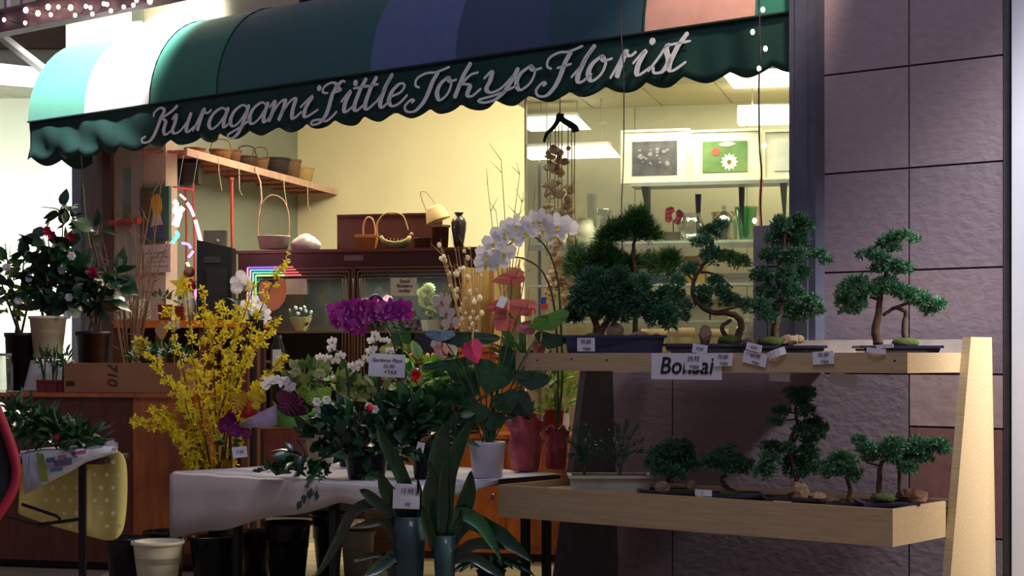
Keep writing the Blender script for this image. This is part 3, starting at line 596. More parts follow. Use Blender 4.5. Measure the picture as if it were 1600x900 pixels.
# ------------------------------------------------------------------ flower kit
def petalrow(mb, n, r, w, m, tilt=0.0, z=0.0, ph=0.0, cup=.0):
    mb.mat(m)
    for k in range(n):
        a = ph + 2 * math.pi * k / n; c, s_ = math.cos(a), math.sin(a); px_, pz_ = -s_, c
        pts = [(0, 0, .0), (.5, w, tilt*.5 - cup), (.85, w*.7, tilt*.8), (1, 0, tilt), (.85, -w*.7, tilt*.8), (.5, -w, tilt*.5 - cup)]
        o = [(c*r*u + px_*v*r, z - t_*r, s_*r*u + pz_*v*r) for u, v, t_ in pts]
        mb.add(o, [(0,1,2,5) if False else (0,1,5), (1,2,4,5), (2,3,4)])
FMC = {}
def fm(kind, m, m2=None):
    key = (kind, m.name, m2.name if m2 else '')
    if key in FMC: return FMC[key]
    mb = MB(); ms = [m, m2 or m]
    if kind == 'orchid':       # faces -y, radius 1
        petalrow(mb, 3, 1, .30, 0, .1, .03, math.pi/2)
        for s_ in (-1, 1):
            pts = [(0,.02,0),(.35*s_,-.06,.55),(.85*s_,-.04,.6),(1.12*s_,.03,.15),(.85*s_,-.02,-.32),(.35*s_,-.05,-.28)]
            mb.add(pts, [(0,1,2,5),(2,3,4,5)])
        mb.mat(1).ball((0,-.12,-.12), .15, 6, 4).add([(-.12,-.15,-.1),(.12,-.15,-.1),(.16,-.28,-.4),(0,-.3,-.5),(-.16,-.28,-.4)], [(0,1,2,3,4)])
    elif kind == 'mum':
        for i, (z, rr, n) in enumerate([(.0,1,14),(-.18,.9,13),(-.36,.75,11),(-.5,.55,9),(-.6,.35,7)]): petalrow(mb, n, rr, .16, 0, .35, z, i*.3)
        for i, (z, rr, n) in enumerate([(.2,.9,12),(.4,.65,9)]): petalrow(mb, n, rr, .18, 0, -.3, z, i*.3)
        mb.mat(1).ball((0,-.1,0), .5, 8, 5)
    elif kind == 'rose':
        for i, (z, rr, n, t_) in enumerate([(.1,1,6,.25),(-.05,.85,6,.5),(-.15,.65,5,.8),(-.2,.42,5,1.1)]): petalrow(mb, n, rr, .42, 0, t_, z, i*.5)
        mb.mat(1).ball((0,-.2,0), .3, 6, 4)
    elif kind == 'star': petalrow(mb, 4, 1, .26, 0, .3, 0, .4)
    elif kind == 'tulip':
        mb.lathe([(.08,-.6),(.42,-.4),(.5,0),(.4,.4),(.25,.62)], 7); mb.mat(0)
    elif kind == 'anth':
        n = 12; vs = [(0, 0, 0)]
        for k in range(n + 1):
            a = -math.pi + 2*math.pi*k/n; x = .62*math.sin(a)*(1 + .25*math.cos(a)); z = -.72*math.cos(a) - (.18 if abs(a) > 3.1 else 0) 
            z = .55*(-math.cos(a)) if abs(a) > 1.8 else -.9*math.cos(a)*1.0
            vs.append((x, -.18*abs(x), -z if False else (z if abs(a) > 3.1 and False else z)))
        mb.add(vs, [(0, k+1, k+2) for k in range(n)])
        mb.mat(1).tube([(0,-.05,.1),(0,-.25,.35),(0,-.35,.65)], [.08,.07,.03], 6)
    elif kind == 'daff': petalrow(mb, 6, 1, .25, 0, .0, 0, 0); mb.mat(1).lathe([(.2,0),(.25,.3),(.34,.5)], 8, cap=False, M=Matrix.Rotation(math.pi/2, 4, 'X'))
    FMC[key] = mb.mesh('flower_' + kind, ms, True); return FMC[key]
def flower(t, name, me, p, r, yaw=0, pitch=0, roll=0, tilt=None):
    M = Matrix.Translation(p) @ Matrix.Rotation(yaw, 4, 'Z') @ Matrix.Rotation(pitch, 4, 'X') @ Matrix.Rotation(roll, 4, 'Y') @ Matrix.Scale(r, 4)
    return link(name, me, t, M)
def bush(t, L, ells, kinds, n=None, up=.3, name='leaf', sc=(.75, 1.2), ry=None):
    for e in ells:
        x, y, rx, rz, cnt = e[:5]; dy = e[5] if len(e) > 5 else 0; c = L(x, y, dy)
        for _ in range(cnt):
            d = rdir(-.6, 1); q = U(.2, 1) ** .6
            p = c + Vector((d.x * rx * L.k, d.y * (ry or max(.07, rx * L.k * .7)), d.z * rz * L.k)) * q
            f = (d + Vector((0, 0, up)) + rdir() * .5)
            link(name, random.choice(kinds), t, orient(p, f, rdir(.2, 1), U(*sc)))
def sprig(mb, a, b_, nl, l, w): # small leaves along a line
    for i in range(nl): diamond(mb, Vector(a).lerp(Vector(b_), (i + .5) / nl), (Vector(b_) - Vector(a)).normalized() + rdir() * .8, l, w)
def pot(t, L, x0, x1, y0, y1, m, taper=.78, name='pot', lip=True, n=20, cy=0, wall=.9):
    a, b_ = L(x0, y0), L(x1, y1); r = (b_.x - a.x) / 2; cx = (a.x + b_.x) / 2; h = a.z - b_.z
    pr = [(r*taper, 0), (r*.97, h*.93)] + ([(r*1.04, h*.93), (r*1.04, h), (r*.93, h)] if lip else [(r, h), (r*.94, h)]) + [(r*.9, h*.6)]
    return MB().lathe(pr, n, (cx, cy, b_.z)).build(name, m, t, True)
def bucket(label, x0, x1, y0, y1, D, m, taper=.72, z0=0, cat='bucket', name='flower_bucket', group=None):
    px = (x0 + x1) / 2; L = Loc(px, D, z0); t = thing(name, label, cat, L.o, 0, group)
    yb = HY + (EYE - z0) / L.k
    b_ = pot(t, L, x0, x1, y0, yb, m, taper, 'body', False, 26)
    r = (x1 - x0) / 2 * L.k; h = L(px, y0).z
    MB().lathe([(r*.98, h-.022), (r*1.07, h-.022), (r*1.08, h), (r*.95, h), (r*.94,h-.02)], 26).build('rim', m, t, True)
    return t, L

# ------------------------------------------------------------------ flower cooler
FP = Plane(P(370, HY, 16.5), 14.4); cr = FP.rot(); X = FP.x; Z = lambda x, y: FP.z(x, y)
zt, zb0 = Z(560, 389), .25
ck = thing('flower_cooler', 'brown two-door glass flower cooler against the cream wall', 'cooler', FP.p0, cr)
x0, x1, dep = X(372), X(748), .8
zf = Z(560, 418); zd = Z(560, 565)
MB().box(x0, 0, zf, x1, dep, zt).build('top_fascia', fridgebrown, ck)
MB().box(x0 - .03, -.03, zt - .03, x1 + .05, dep, zt).build('top_edge', C(112, 60, 44, .4), ck)
for a, c in ((x0, X(386)), (X(713), x1)): MB().box(a, 0, 0, c, dep, zf).build('side_panel', fridgebrown, ck)
MB().box(x0, dep - .04, 0, x1, dep, zf).build('back_panel', C(56, 58, 50, .5), ck)
MB().box(X(386), 0, 0, X(713), .05, zb0).build('kick_panel', C(40, 30, 26, .5), ck)
for zz in (zb0, Z(560, 520), Z(560, 600)): MB().box(X(388), .1, zz, X(712), dep - .05, zz + .02).build('wire_shelf', C(120, 120, 110, .4, metal=.5), ck)
MB().box(X(538), -.006, Z(560, 407), X(568), 0, Z(560, 399)).build('name_plate', C(150, 130, 120, .3, metal=.5), ck)
for a, c in ((387, 553), (555, 713)):
    xa, xb = X(a), X(c); d = MB().box(xa, -.03, Z(560, 600), xa + .05, 0, zf).box(xb - .05, -.03, Z(560, 600), xb, 0, zf).box(xa, -.03, zf - .05, xb, 0, zf).box(xa, -.03, Z(560, 600), xb, 0, Z(560, 592)).build('door', fridgebrown, ck)
    for k in (.0, .035, .07, .10):
        m_ = MB(); w_ = .007
        m_.box(xa+k, -.04, Z(560,596), xa+k+w_, -.03, zf-k).box(xb-k-w_, -.04, Z(560,596), xb-k, -.03, zf-k).box(xa+k, -.04, zf-k-w_, xb-k, -.03, zf-k).build('trim_strip', gold, d)
    MB().box(xa + .05, -.018, Z(560, 592), xb - .05, -.012, zf - .05).build('glass', glassm, d)
    MB().box(xa + .055, -.035, Z(560, 567), xb - .055, -.01, Z(560, 563)).build('rail', gold, d)
cd_ = FAC
def onface(label, a, b_, c, d, lines, m=None, name='notice', cat='notice', tm=ink, pl=None, sz=.3):
    q = (pl or FP.back(-.05)); wd = q.x(c) - q.x(a); z1, z0 = q.z((a+c)/2, b_), q.z((a+c)/2, d)
    t = thing(name, label, cat, q.pt(q.x(a), z0), q.rot())
    MB().box(0, 0, 0, wd, .004, z1 - z0).build('sheet', m or C(206, 210, 200, .6), t)
    for i, l in enumerate(lines): text(t, l, wd*.55, -.004, (z1 - z0) * (.8 - .26 * i), (z1 - z0) * sz, tm, shear=0)
    return t
onface('blank white sheet taped in the left cooler door', 446, 436, 479, 460, ())
onface('white notice reading Send in the right cooler door', 610, 434, 651, 462, ('Send', 'flowers', 'today'))
# neon reflected in the left door frame's corner, built as glowing tubes; heart card
t = thing('rainbow_reflection', 'rainbow neon reflection round the upper left corner of the cooler door, built as glowing tubes', 'reflection', FP.back(-.09).pt(0, 0), cr)
q = FP.back(-.09)
for i, (cv, ch, e) in enumerate([((255,150,190),(150,90,255),2.0), ((255,190,200),(90,200,255),1.6), ((120,230,255),(110,255,170),1.8), ((90,255,150),(200,255,120),2.0)]):
    k = i * 4.2; xa = q.x(387 + k); zz = q.z(400, 418 + k)
    MB().tube([(xa, 0, q.z(400, 476 - k)), (xa, 0, zz)], .0075, 5).build('vertical_glint', glow('glint_v%d' % i, cv, e), t)
    MB().tube([(xa, 0, zz), (q.x(432 + k), 0, zz)], .0075, 5).build('horizontal_glint', glow('glint_h%d' % i, ch, e), t)
    MB().tube([(q.x(432 + k), 0, zz), (q.x(458 + k), 0, zz)], .0075, 5).build('horizontal_glint', glow('glint_r%d' % i, (255,120,120), e * .6), t)
L = Loc(427, 16.1, Z(427, 485)); t = thing('heart_card', 'orange heart-shaped card hanging on the left cooler door', 'card', L.o)
hv = [(427,486),(416,478),(407,466),(404,452),(407,442),(415,438),(423,441),(428,446),(434,438),(441,434),(447,440),(448,455),(444,470),(436,481)]
vs = [L(*p) for p in hv]; n = len(vs); MB().add(vs + [v + Vector((0,.02,0)) for v in vs], [tuple(range(n)), tuple(range(2*n-1, n-1, -1))] + [(i, (i+1)%n, n+(i+1)%n, n+i) for i in range(n)]).build('card_body', C(226, 150, 104, .6), t)
MB().tube([L(427,440), L(428,425)], .003, 4).build('string', C(180,60,90,.6), t)
# flowers in the cooler
def bunch(label, px, D, z0, ybase, fl, fmesh, fr_, wrap=None, leafm=leafmd, cat='flowers', name='flower_bunch', leaves=10, stemr=.004, yaw=.5, group=None):
    L = Loc(px, D, z0); t = thing(name, label, cat, L.o, 0, group); base = L(px, ybase)
    st = MB()
    for (x, y) in fl:
        p = L(x, y, U(-.06, .06)); ps = crom([base + Vector((U(-.02,.02), U(-.02,.02), 0)), base.lerp(p, .5) + Vector((0,0,.02)), p + Vector((0,.01,0))], 4); st.tube(ps, stemr, 4)
        flower(t, 'flower', fmesh, p, fr_ * L.k * U(.85, 1.15), U(-yaw, yaw), U(-.3, .3), U(0, 6))
    st.build('stems', stemg, t, kind='stuff')
    if leaves:
        xs = [f[0] for f in fl]; ym = max(f[1] for f in fl); bush(t, L, [((min(xs)+max(xs))/2, (ym+ybase)/2, (max(xs)-min(xs))/2+3, abs(ybase-ym)/2, leaves)], [lf('leaf', leafm, .03, .09), lf('leaf', leafm, .04, .07)])
    if wrap:
        x0, x1, yt, yb, wm, tp = wrap; a, b_ = L(x0, yt), L(x1, yb); r = (b_.x - a.x) / 2
        MB().lathe([(r*tp, 0), (r*(tp+1)/2, (a.z-b_.z)*.5), (r, a.z-b_.z)], 12, ((a.x+b_.x)/2, 0, b_.z), cap=False).build('wrapping', wm, t, solid=.003)
    return t, L
cs = FP.p0.y
zs1, zs2 = Z(560, 520) + .02, Z(560, 600) + .02
bunch('white tulips in a paper cone in the left cooler door', 470, 16.55, zs1, 524, [(454,485),(462,481),(470,483),(478,486),(486,488),(466,490),(476,480)], fm('tulip', petalw), 5, (452, 488, 496, 520, C(214, 186, 130, .7), .4), leaves=16)
bunch('pink and white chrysanthemums in the right cooler door, left side', 588, 16.4, zs1, 524, [(572,472),(586,470),(598,474),(606,468),(578,480)], fm('mum', C(236,196,206,.6), petalw), 8, (566, 606, 494, 521, blackpl, .7), leaves=8)
bunch('large creamy white chrysanthemums at the right of the cooler', 678, 16.2, zs1, 526, [(660,458),(670,452),(664,470),(682,470),(695,468),(672,486),(700,474)], fm('mum', C(226,226,180,.6), C(214,220,150,.6)), 11, (658, 698, 500, 522, C(220, 220, 200, .4), .8), leaves=8)
bunch('dark red foliage bunch in the middle of the right cooler door', 640, 16.4, zs1, 524, [(622,488),(634,480),(645,492),(650,505),(628,505)], fm('rose', C(96,32,44,.6)), 8, (625, 655, 512, 524, blackpl, .7), leafm=C(70, 34, 40, .6), leaves=16)
bunch('lime green and white bouquet on the lower cooler shelf', 628, 16.3, zs2, 604, [(610,542),(622,538),(636,544),(646,540),(600,548)], fm('mum', C(214,224,150,.6)), 8, (606, 648, 560, 600, C(130,170,60,.6), .5), leafm=leaflt, leaves=20)
# a row of coloured ornaments
t = thing('ornament_row', 'row of small orange, yellow and pink rounded labels behind the red anthuriums', 'ornaments', P(668, 563, 13.3)); L = Loc(668, 13.3, 0); t.location = L.o
MB().box(L(638,561).x, .02, L(638,566).z, L(698,561).x, .05, L(638,560).z).build('strip', C(90,110,50,.6), t)
for i, cc in enumerate([(226,110,60),(214,196,120),(226,190,60),(220,170,60),(226,120,60),(222,100,70),(180,120,160)]):
    p = L(642 + i * 8.6, 557); MB().ball((p.x, .03, p.z), 3.6*L.k, 8, 5, 1.6).build('ornament', C(*cc, .5), t)

# ------------------------------------------------------------------ things on top of the cooler
ZC = zt
def ctop(px, yy=0): return Loc(px, FP.back(.35).hit(px, HY).y, ZC)
def handle(t, pts, r, m, name='handle'): return MB().tube(crom(pts, 6), r, 6).build(name, m, t, True)
def sc(L): return L.D / FP.hit(L.px, HY).y
L = ctop(427); t = thing('wicker_basket', 'pale pink woven basket with a tall hoop handle on the cooler, far left', 'basket', L.o)
ps = [L(404, 374), L(403, 345), L(408, 320), L(424, 305), L(442, 312), L(450, 330), L(452, 350)]
pot(t, L, 402, 453, 369, 389, C(240, 212, 204, .8, bump=.8), .86, 'basket_body'); handle(t, [p for p in ps] + [L(451, 372)], .007, C(196, 150, 130, .7))
L = ctop(478); t = thing('wrapped_bundle', 'white tissue-wrapped bundle on the cooler beside the pink basket', 'bundle', L.o)
mb = MB().ball((0,0,0), 1, 18, 12, 1, .09); mb.v = [(v[0]*23*L.k*(1-.25*max(0,v[2])), v[1]*.12, max(0, (v[2]*.62+.5)*25*L.k)) for v in mb.v]; mb.build('tissue', C(222, 206, 200, .7, bump=.8), t, True)
L2 = Loc(605, FP.back(.6).hit(605, HY).y, ZC); t = thing('backing_board', 'dark brown rectangular panel standing on the cooler behind the baskets', 'panel', L2.o, cr)
MB().box(L2(522, 0).x, 0, 0, L2(694, 0).x, .03, L2(605, 334).z).build('board', C(84, 36, 28, .5), t); MB().box(L2(522, 0).x, -.012, L2(605, 334).z - .02, L2(694, 0).x, 0, L2(605, 334).z).build('edge_strip', C(70, 30, 24, .4), t)
L = ctop(572); t = thing('wooden_basket', 'orange wooden basket with an upright arched handle on the cooler', 'basket', L.o)
a, c = L(556, 368), L(590, 389); MB().add([(a.x*.7,-.09,0),(c.x*.7,-.09,0),(c.x*.7,.09,0),(a.x*.7,.09,0),(a.x,-.13,a.z),(c.x,-.13,a.z),(c.x,.13,a.z),(a.x,.13,a.z)], [(0,3,2,1),(0,1,5,4),(1,2,6,5),(2,3,7,6),(3,0,4,7)]).build('basket_body', C(190, 116, 58, .6, bump=.4), t, solid=.008)
MB().box(a.x, -.135, a.z - .03, c.x, -.125, a.z).build('rim', C(206, 134, 70, .6), t)
handle(t, [L(568, 374), L(568, 352), L(574, 340), L(582, 343), L(586, 358), L(586, 374)], .009, C(196, 140, 80, .6))
L = ctop(618); t = thing('moon_basket', 'crescent-shaped mossy basket with a round hoop handle on the cooler', 'basket', L.o)
g = []
for i in range(13):
    a = math.pi * (i / 12); xx = -math.cos(a) * 24 * L.k; dz = (1 - math.sin(a)) * 22 * L.k
    g.append([(xx * (1 - .15 * abs(v)), v * .08 * (.4 + math.sin(a)), dz + abs(v) ** 2 * 12 * L.k * math.sin(a) + .01 * R()) for v in (-1, -.6, 0, .6, 1)])
MB().sheet(g).build('basket_body', mat('mossy_wicker', (200, 188, 128), .8, col2=(140, 136, 80), scale=50, bump=.9), t, True, solid=.012)
handle(t, [L(591, 372), L(589, 350), L(600, 335), L(615, 332), L(630, 338), L(638, 360)], .007, C(186, 150, 100, .7))
mb = MB(); [mb.tube([L(598 + i*4, 385), L(592 + i * 6, 372)], .003, 4) for i in range(8)]; mb.build('twigs', twigl, t, kind='stuff')
L = ctop(660); t = thing('flat_basket', 'small low brown basket between the crescent basket and the woven basket', 'basket', L.o)
pot(t, L, 646, 674, 372, 389, wicker, .8, 'basket_body'); MB().ball(L(643, 366), .02, 6, 4).build('pink_bud', C(226,150,140,.6), t)
L = ctop(688); t = thing('woven_basket', 'dark red-brown woven basket with a light rim on the cooler', 'basket', L.o)
pot(t, L, 674, 702, 352, 389, mat('red_wicker', (150, 74, 52), .7, col2=(70, 24, 20), scale=60, bump=.9), .86, 'basket_body')
h = L(688, 352).z; MB().lathe([(.085, h-.02), (.098, h-.02), (.1, h), (.08, h)], 14).build('rim', C(180,160,110,.8,bump=.6), t)
t = thing('upturned_basket', 'light tan basket lying upside down with thin handle on the woven basket', 'basket', L.o + Vector((0, 0, h + .003)))
a = L(688, 352); M = Matrix.Translation((-.02, 0, .05)) @ Matrix.Rotation(-.35, 4, 'Y')
MB().lathe([(.125, -.01), (.12, 0), (.085, .12), (.05, .14)], 14, M=M).build('basket_body', C(206, 170, 114, .8, bump=.8), t, True)
L3 = Loc(688, L.D, (L.o.z + h)); MB().tube(crom([L3(672,344), L3(657,305), L3(663,300), L3(669,304), L3(684,325)], 5), .004, 5).build('handle', twigl, t)
L = ctop(717); t = thing('ceramic_vase', 'tall grey-black glazed vase at the right end of the cooler top', 'vase', L.o); k = L.k
MB().lathe([(6*k,0),(7*k,4*k),(11.5*k,32*k),(12*k,42*k),(10*k,48*k),(5*k,52*k),(5*k,54*k),(7*k,57*k),(6*k,58*k),(4*k,55*k)], 22).build('body', C(66, 66, 60, .25, coat=.5), t, True)
MB().lathe([(5.5*k,55*k),(7.4*k,57*k),(7*k,58.4*k),(5*k,58*k)], 20).build('rim', black, t, True)

# ------------------------------------------------------------------ high wall shelf on the left with baskets
zsf = 3.497; shl = thing('wall_shelf', 'wooden wall shelf, pink neon light put into its colour, running back along the left wall under the ceiling', 'shelf', INT.p0 + Vector((0,0,zsf)), ir)
plk = C(190, 132, 112, .7, col2=(150, 90, 74), scale=4, stretch=(8, 1, 8))  # pinkish neon light put into the plank and rail colours
for i in range(4): MB().box(-.495 + i*.122, -4.1, -.03, -.383 + i*.122, -.02, -.005).build('plank', plk, shl)
MB().box(-.012, -4.1, -.06, .012, -.02, .012).build('front_rail', C(208, 166, 142, .7), shl)
for i in range(9): MB().box(-.49, -3.95 + i*.46, -.06, -.02, -3.91 + i*.46, -.03).build('batten', plk, shl)
for i, y in enumerate((-3.4, -2.9, -1.7, -1.0)): MB().tube([(.014, y, .0), (.02, y, -.15 - .12*(i%2)), (.03, y+.05, -.32)], .005, 4).build('hanging_string', C(214,190,160,.7), shl)
def onshelf(px, y): # point on shelf plane
    return onz(px, y, zsf + .012)
def wb(label, px, yb, w_, h_, m, group=None, tilt=0, hd=False):
    y_ = None; Dd = INT.back(-.2).hit(px, HY).y
    # find depth where the left wall shelf centre line crosses this column
    c0 = INT.p0 - INT.r * .25; r_ = ray(px, HY); A = Vector((r_.x, r_.y)); Bn = Vector((-INT.n.x, -INT.n.y))
    det = A.x * (-Bn.y) + Bn.x * A.y; k = (c0.x * (-Bn.y) + Bn.x * c0.y) / det; Dd = k
    L = Loc(px, Dd, zsf + .012); t = thing('wicker_basket', label, 'basket', L.o, 0, group); kk = L.k
    MB().lathe([(w_*.36*kk, 0), (w_*.5*kk, h_*.8*kk), (w_*.53*kk, h_*kk), (w_*.46*kk, h_*kk), (w_*.4*kk, h_*.3*kk)], 14).build('basket_body', m, t, True)
    MB().lathe([(w_*.5*kk, h_*.92*kk), (w_*.56*kk, h_*.94*kk), (w_*.55*kk, h_*1.04*kk), (w_*.47*kk, h_*1.03*kk)], 14).build('rim', m, t, True)
    if hd: MB().tube(crom([(-w_*.5*kk,0,h_*kk), (-w_*.3*kk,0,h_*1.7*kk), (w_*.3*kk,0,h_*1.7*kk), (w_*.5*kk,0,h_*kk)], 5), .008, 5).build('handle', m, t)
wb('dark twiggy basket with a hoop handle at the near end of the wall shelf', 345, 235, 34, 22, wicker, hd=True)
wb('brown basket with hoop handle second from the near end of the wall shelf', 385, 235, 32, 22, wickdk, hd=True)
wb('large round very dark basket on the wall shelf', 430, 255, 44, 30, C(48, 34, 26, .8, bump=.9))
wb('light yellowish basket at the far end of the wall shelf', 472, 270, 36, 26, C(190, 160, 100, .8, bump=.9))
wb('small dark basket wedged behind the two hooped baskets on the wall shelf', 364, 238, 26, 26, C(110, 70, 40, .8, bump=.9))
wb('brown basket standing between the hooped basket and the round dark one', 407, 246, 26, 24, C(120, 84, 50, .8, bump=.9), hd=True)
wb('tan deep basket behind the light yellowish one on the wall shelf', 455, 262, 30, 34, C(120, 90, 56, .8, bump=.9))
wb('reddish brown low basket nearest the awning on the wall shelf', 305, 225, 32, 14, C(140, 84, 54, .8, bump=.9))

# ------------------------------------------------------------------ jamb wall: posters, ledge; speaker, neon, ribbons, grey panel
JP = UP.back(-.01)
def poster(name, label, cat, x0, y0, x1, y1, m, lines=(), pl=JP, th=.012, extra=None):
    xm = (x0+x1)/2; a, c = pl.x(x0), pl.x(x1); z1, z0 = pl.z(xm, y0), pl.z(xm, y1)
    t = thing(name, label, cat, pl.pt(a, z0), pl.rot()); MB().box(0, -th, 0, c-a, -.001, z1-z0).build('sheet', m, t); 
    if extra: extra(t, c - a, z1 - z0, -th)
    return t
def blob(t, w_, h_, y, pts, m, name): n = len(pts); MB().add([(p[0]*w_, y - .003, p[1]*h_) for p in pts], [tuple(range(n))]).build(name, m, t, solid=.002)
def bird(t, w_, h_, y):
    blob(t, w_, h_, y, [(.05,.05),(.05,.95),(.5,.95),(.3,.6),(.25,.3),(.4,.05)], C(112,92,60,.8), 'brown_patch')
    blob(t, w_, h_, y - .002, [(.45,.5),(.4,.7),(.48,.85),(.62,.88),(.75,.78),(.78,.6),(.7,.48)], C(226,178,50,.7), 'yellow_head')
    blob(t, w_, h_, y - .002, [(.35,.25),(.45,.5),(.7,.5),(.8,.3),(.6,.2)], C(206,196,160,.7), 'pale_breast')
    blob(t, w_, h_, y - .004, [(.2,.02),(.3,.25),(.5,.3),(.8,.3),(.9,.05)], C(74,86,104,.7), 'blue_patch')
poster('bird_painting', 'green painting of a yellow-headed bird on the jamb wall', 'painting', 224, 293, 268, 378, C(66, 108, 84, .7), extra=bird, th=.03)
poster('teal_poster', 'pale teal poster with a green lower strip on the jamb wall', 'poster', 194, 262, 222, 342, C(148, 176, 156, .8), extra=lambda t, a, b_, y: MB().box(0, y-.003, 0, a, y, b_*.3).build('lower_strip', C(150,158,100,.8), t))
poster('white_paper', 'crumpled white printed sheet under the bird painting', 'paper', 226, 382, 268, 426, C(206, 196, 176, .8), extra=lambda t, a, b_, y: [MB().box(a*.1, y-.002, b_*(.2+.16*i), a*(.9-.1*(i%2)), y, b_*(.24+.16*i)).build('print_line', C(150,140,126,.8), t) for i in range(4)])
poster('red_ledge', 'short red ledge on the jamb wall under the teal poster', 'ledge', 178, 343, 225, 352, C(196, 84, 60, .6), th=.08, extra=lambda t,a,b_,y: MB().box(0,y-.01,0,a,y,b_*.3).build('lip', C(170,60,44,.6), t))
poster('dark_strip', 'thin black strip hanging under the awning on the jamb wall', 'strip', 219, 234, 223, 262, black, extra=lambda t,a,b_,y: MB().box(-.003,y-.004,-.004,a+.003,y,.012).build('end_cap', black, t))
L = Loc(290, 16.6, 0); t = thing('wall_speaker', 'black box speaker hanging from the underside of the wall shelf', 'speaker', Vector((L.o.x, 16.6, EYE - (291-HY)*L.k)))
L = Loc(290, 16.6, t.location.z)
MB().box(L(268,0).x, -.12, 0, L(291,0).x, .12, L(0,254).z).build('cabinet', black, t); MB().box(L(291,0).x, -.1, 0.02, L(313,0).x, .1, L(0,256).z).build('grille', C(58,50,42,.8), t); MB().box(L(285,0).x, -.05, L(0,254).z, L(295,0).x, .05, zsf - .03 - t.location.z).build('bracket', black, t)
# neon sign
L = Loc(292, 15.7, 0); ns = thing('neon_sign', 'small hanging neon sign with a pink-white arc and coloured figures', 'neon sign', Vector((L.o.x, 15.7, 2.3))); L = Loc(292, 15.7, 2.3)
gw, gp, gg, gv = glow('neon_white', (255,236,240), 5), glow('neon_pink', (255,150,190), 4), glow('neon_green', (90,255,190), 3.2), glow('neon_violet', (160,130,255), 3.2)
def nt_(name, pts, r, m): MB().tube(crom([L(x, y) for x, y in pts], 4), r, 5).build(name, m, ns)
nt_('arc_tube', [(281,304),(290,312)], .012, gp); nt_('arc_tube', [(292,317),(298,326),(303,338)], .015, gp); nt_('arc_tube', [(305,344),(310,362),(314,380),(313,390)], .018, gp)
nt_('figure_tube', [(272,314),(276,320),(273,330),(279,334)], .022, gw); nt_('figure_tube', [(286,324),(280,332),(276,342),(272,352)], .026, gw); nt_('figure_tube', [(282,334),(278,346),(276,354)], .02, gw)
nt_('green_tube', [(275,362),(278,368),(272,374),(270,380)], .018, gg); nt_('violet_tube', [(284,380),(294,382),(298,388)], .013, gv); nt_('violet_tube', [(302,392),(298,398),(294,402)], .013, gv)
nt_('white_tube', [(292,410),(296,418)], .014, glow('neon_warm', (255,220,180), 3)); nt_('magenta_tube', [(306,452),(305,462),(302,472)], .014, glow('neon_magenta', (255,110,230), 3.5))
for x in (277, 300): MB().tube([L(x, 300), Vector((L(x,0).x, .3, zsf - .06 - 2.3))], .003, 4).build('hanging_wire', black, ns)
MB().tube([L(270,292), L(302,296)], .010, 5).build('top_bar', C(190,60,80,.5), ns)
lamp('neon_glow_lamp', 'POINT', P(292, 345, 15.5), (0,0,0), 14, (1.0, 0.35, 0.45), .15)
def railD(px):
    c0 = INT.p0 + INT.r * .03; r_ = ray(px, HY); n_ = INT.n; det = r_.x * n_.y - r_.y * n_.x; return (c0.x * n_.y - c0.y * n_.x) / det
def hang(name, label, pts, D, r, m, cat='ribbon'):
    L = Loc(pts[0][0], D, EYE - (pts[-1][1]-HY)*D/FPX); t = thing(name, label, cat, L.o); ps = [L(*p) for p in pts]
    MB().tube(ps, r, 5).build('band', m, t); MB().tube([ps[0], ps[0] + Vector((0, 0, .03))], r*1.6, 5).build('knot', m, t)
hang('red_ribbon', 'red ribbon hanging below the wall shelf left of the cooler', [(362,282),(362,340),(363,388)], railD(362), .016, C(206,84,66,.6))
hang('pink_ribbon', 'pinkish ribbon hanging beside the neon arc', [(302,292),(303,350),(304,440)], 16.3, .010, C(206,70,70,.6))
hang('streamer', 'thin red streamer hanging left of the neon figures', [(290,300),(291,360),(290,470)], 16.3, .010, C(186,60,60,.6))
hang('cream_ribbon', 'cream curling ribbon hanging from the wall shelf over the pink basket', [(400,265),(407,285),(409,310),(404,338)], railD(400), .008, C(220,186,160,.6))
hang('green_cord', 'thin wire hanging from the awning in front of the red camellias', [(124,205),(133,330),(146,420),(150,500)], FAC.hit(125, HY).y + .06, .004, C(70,80,56,.6), 'wire')

# ------------------------------------------------------------------ display rack behind the shop window
WS = Plane(P(985, HY, 14.1), 14.4); wr = WS.rot()
def zat(px, y, q=WS): return q.z(px, y)
zu, zg = zat(1100, 283), zat(1000, 377)
rk = thing('window_rack', 'glass and metal display rack behind the shop window', 'rack', WS.p0, wr)
MB().box(WS.x(985), 0, zu - .03, WS.x(1262), .3, zu).build('upper_board', C(150, 156, 150, .3), rk)
MB().box(WS.x(826), -.02, zg - .022, WS.x(1262), .32, zg).build('glass_shelf', C(190, 206, 186, .15), rk); MB().box(WS.x(826), -.03, zg - .065, WS.x(1262), -.0, zg - .03).build('shelf_rail', C(200,200,180,.3,metal=.6), rk)
z2, z3 = zat(1120, 442), zat(1120, 500)
MB().box(WS.x(826), 0, z2 - .02, WS.x(1262), .34, z2).build('glass_shelf', C(206, 214, 196, .2), rk); MB().box(WS.x(826), 0, z3 - .02, WS.x(1262), .34, z3).build('glass_shelf', C(190, 196, 176, .2), rk)
for px in (828, 1003, 1255): MB().box(WS.x(px) - .012, .34, .0, WS.x(px) + .012, .37, 3.3).build('upright', C(150,150,136,.3,metal=.6), rk)
for px in (1003, 1220): MB().add([(WS.x(px)-.01,.02,zu-.03),(WS.x(px)+.05,.02,zu-.03),(WS.x(px)+.01,.34,zu-.3),(WS.x(px)-.01,.34,zu-.3)], [(0,1,2,3)]).build('bracket', C(96,90,70,.5), rk, solid=.01)
def on(pl, px, z, back=.12): 
    q = pl.back(back); c = q.hit(px, HY); return Loc(px, c.y, z)
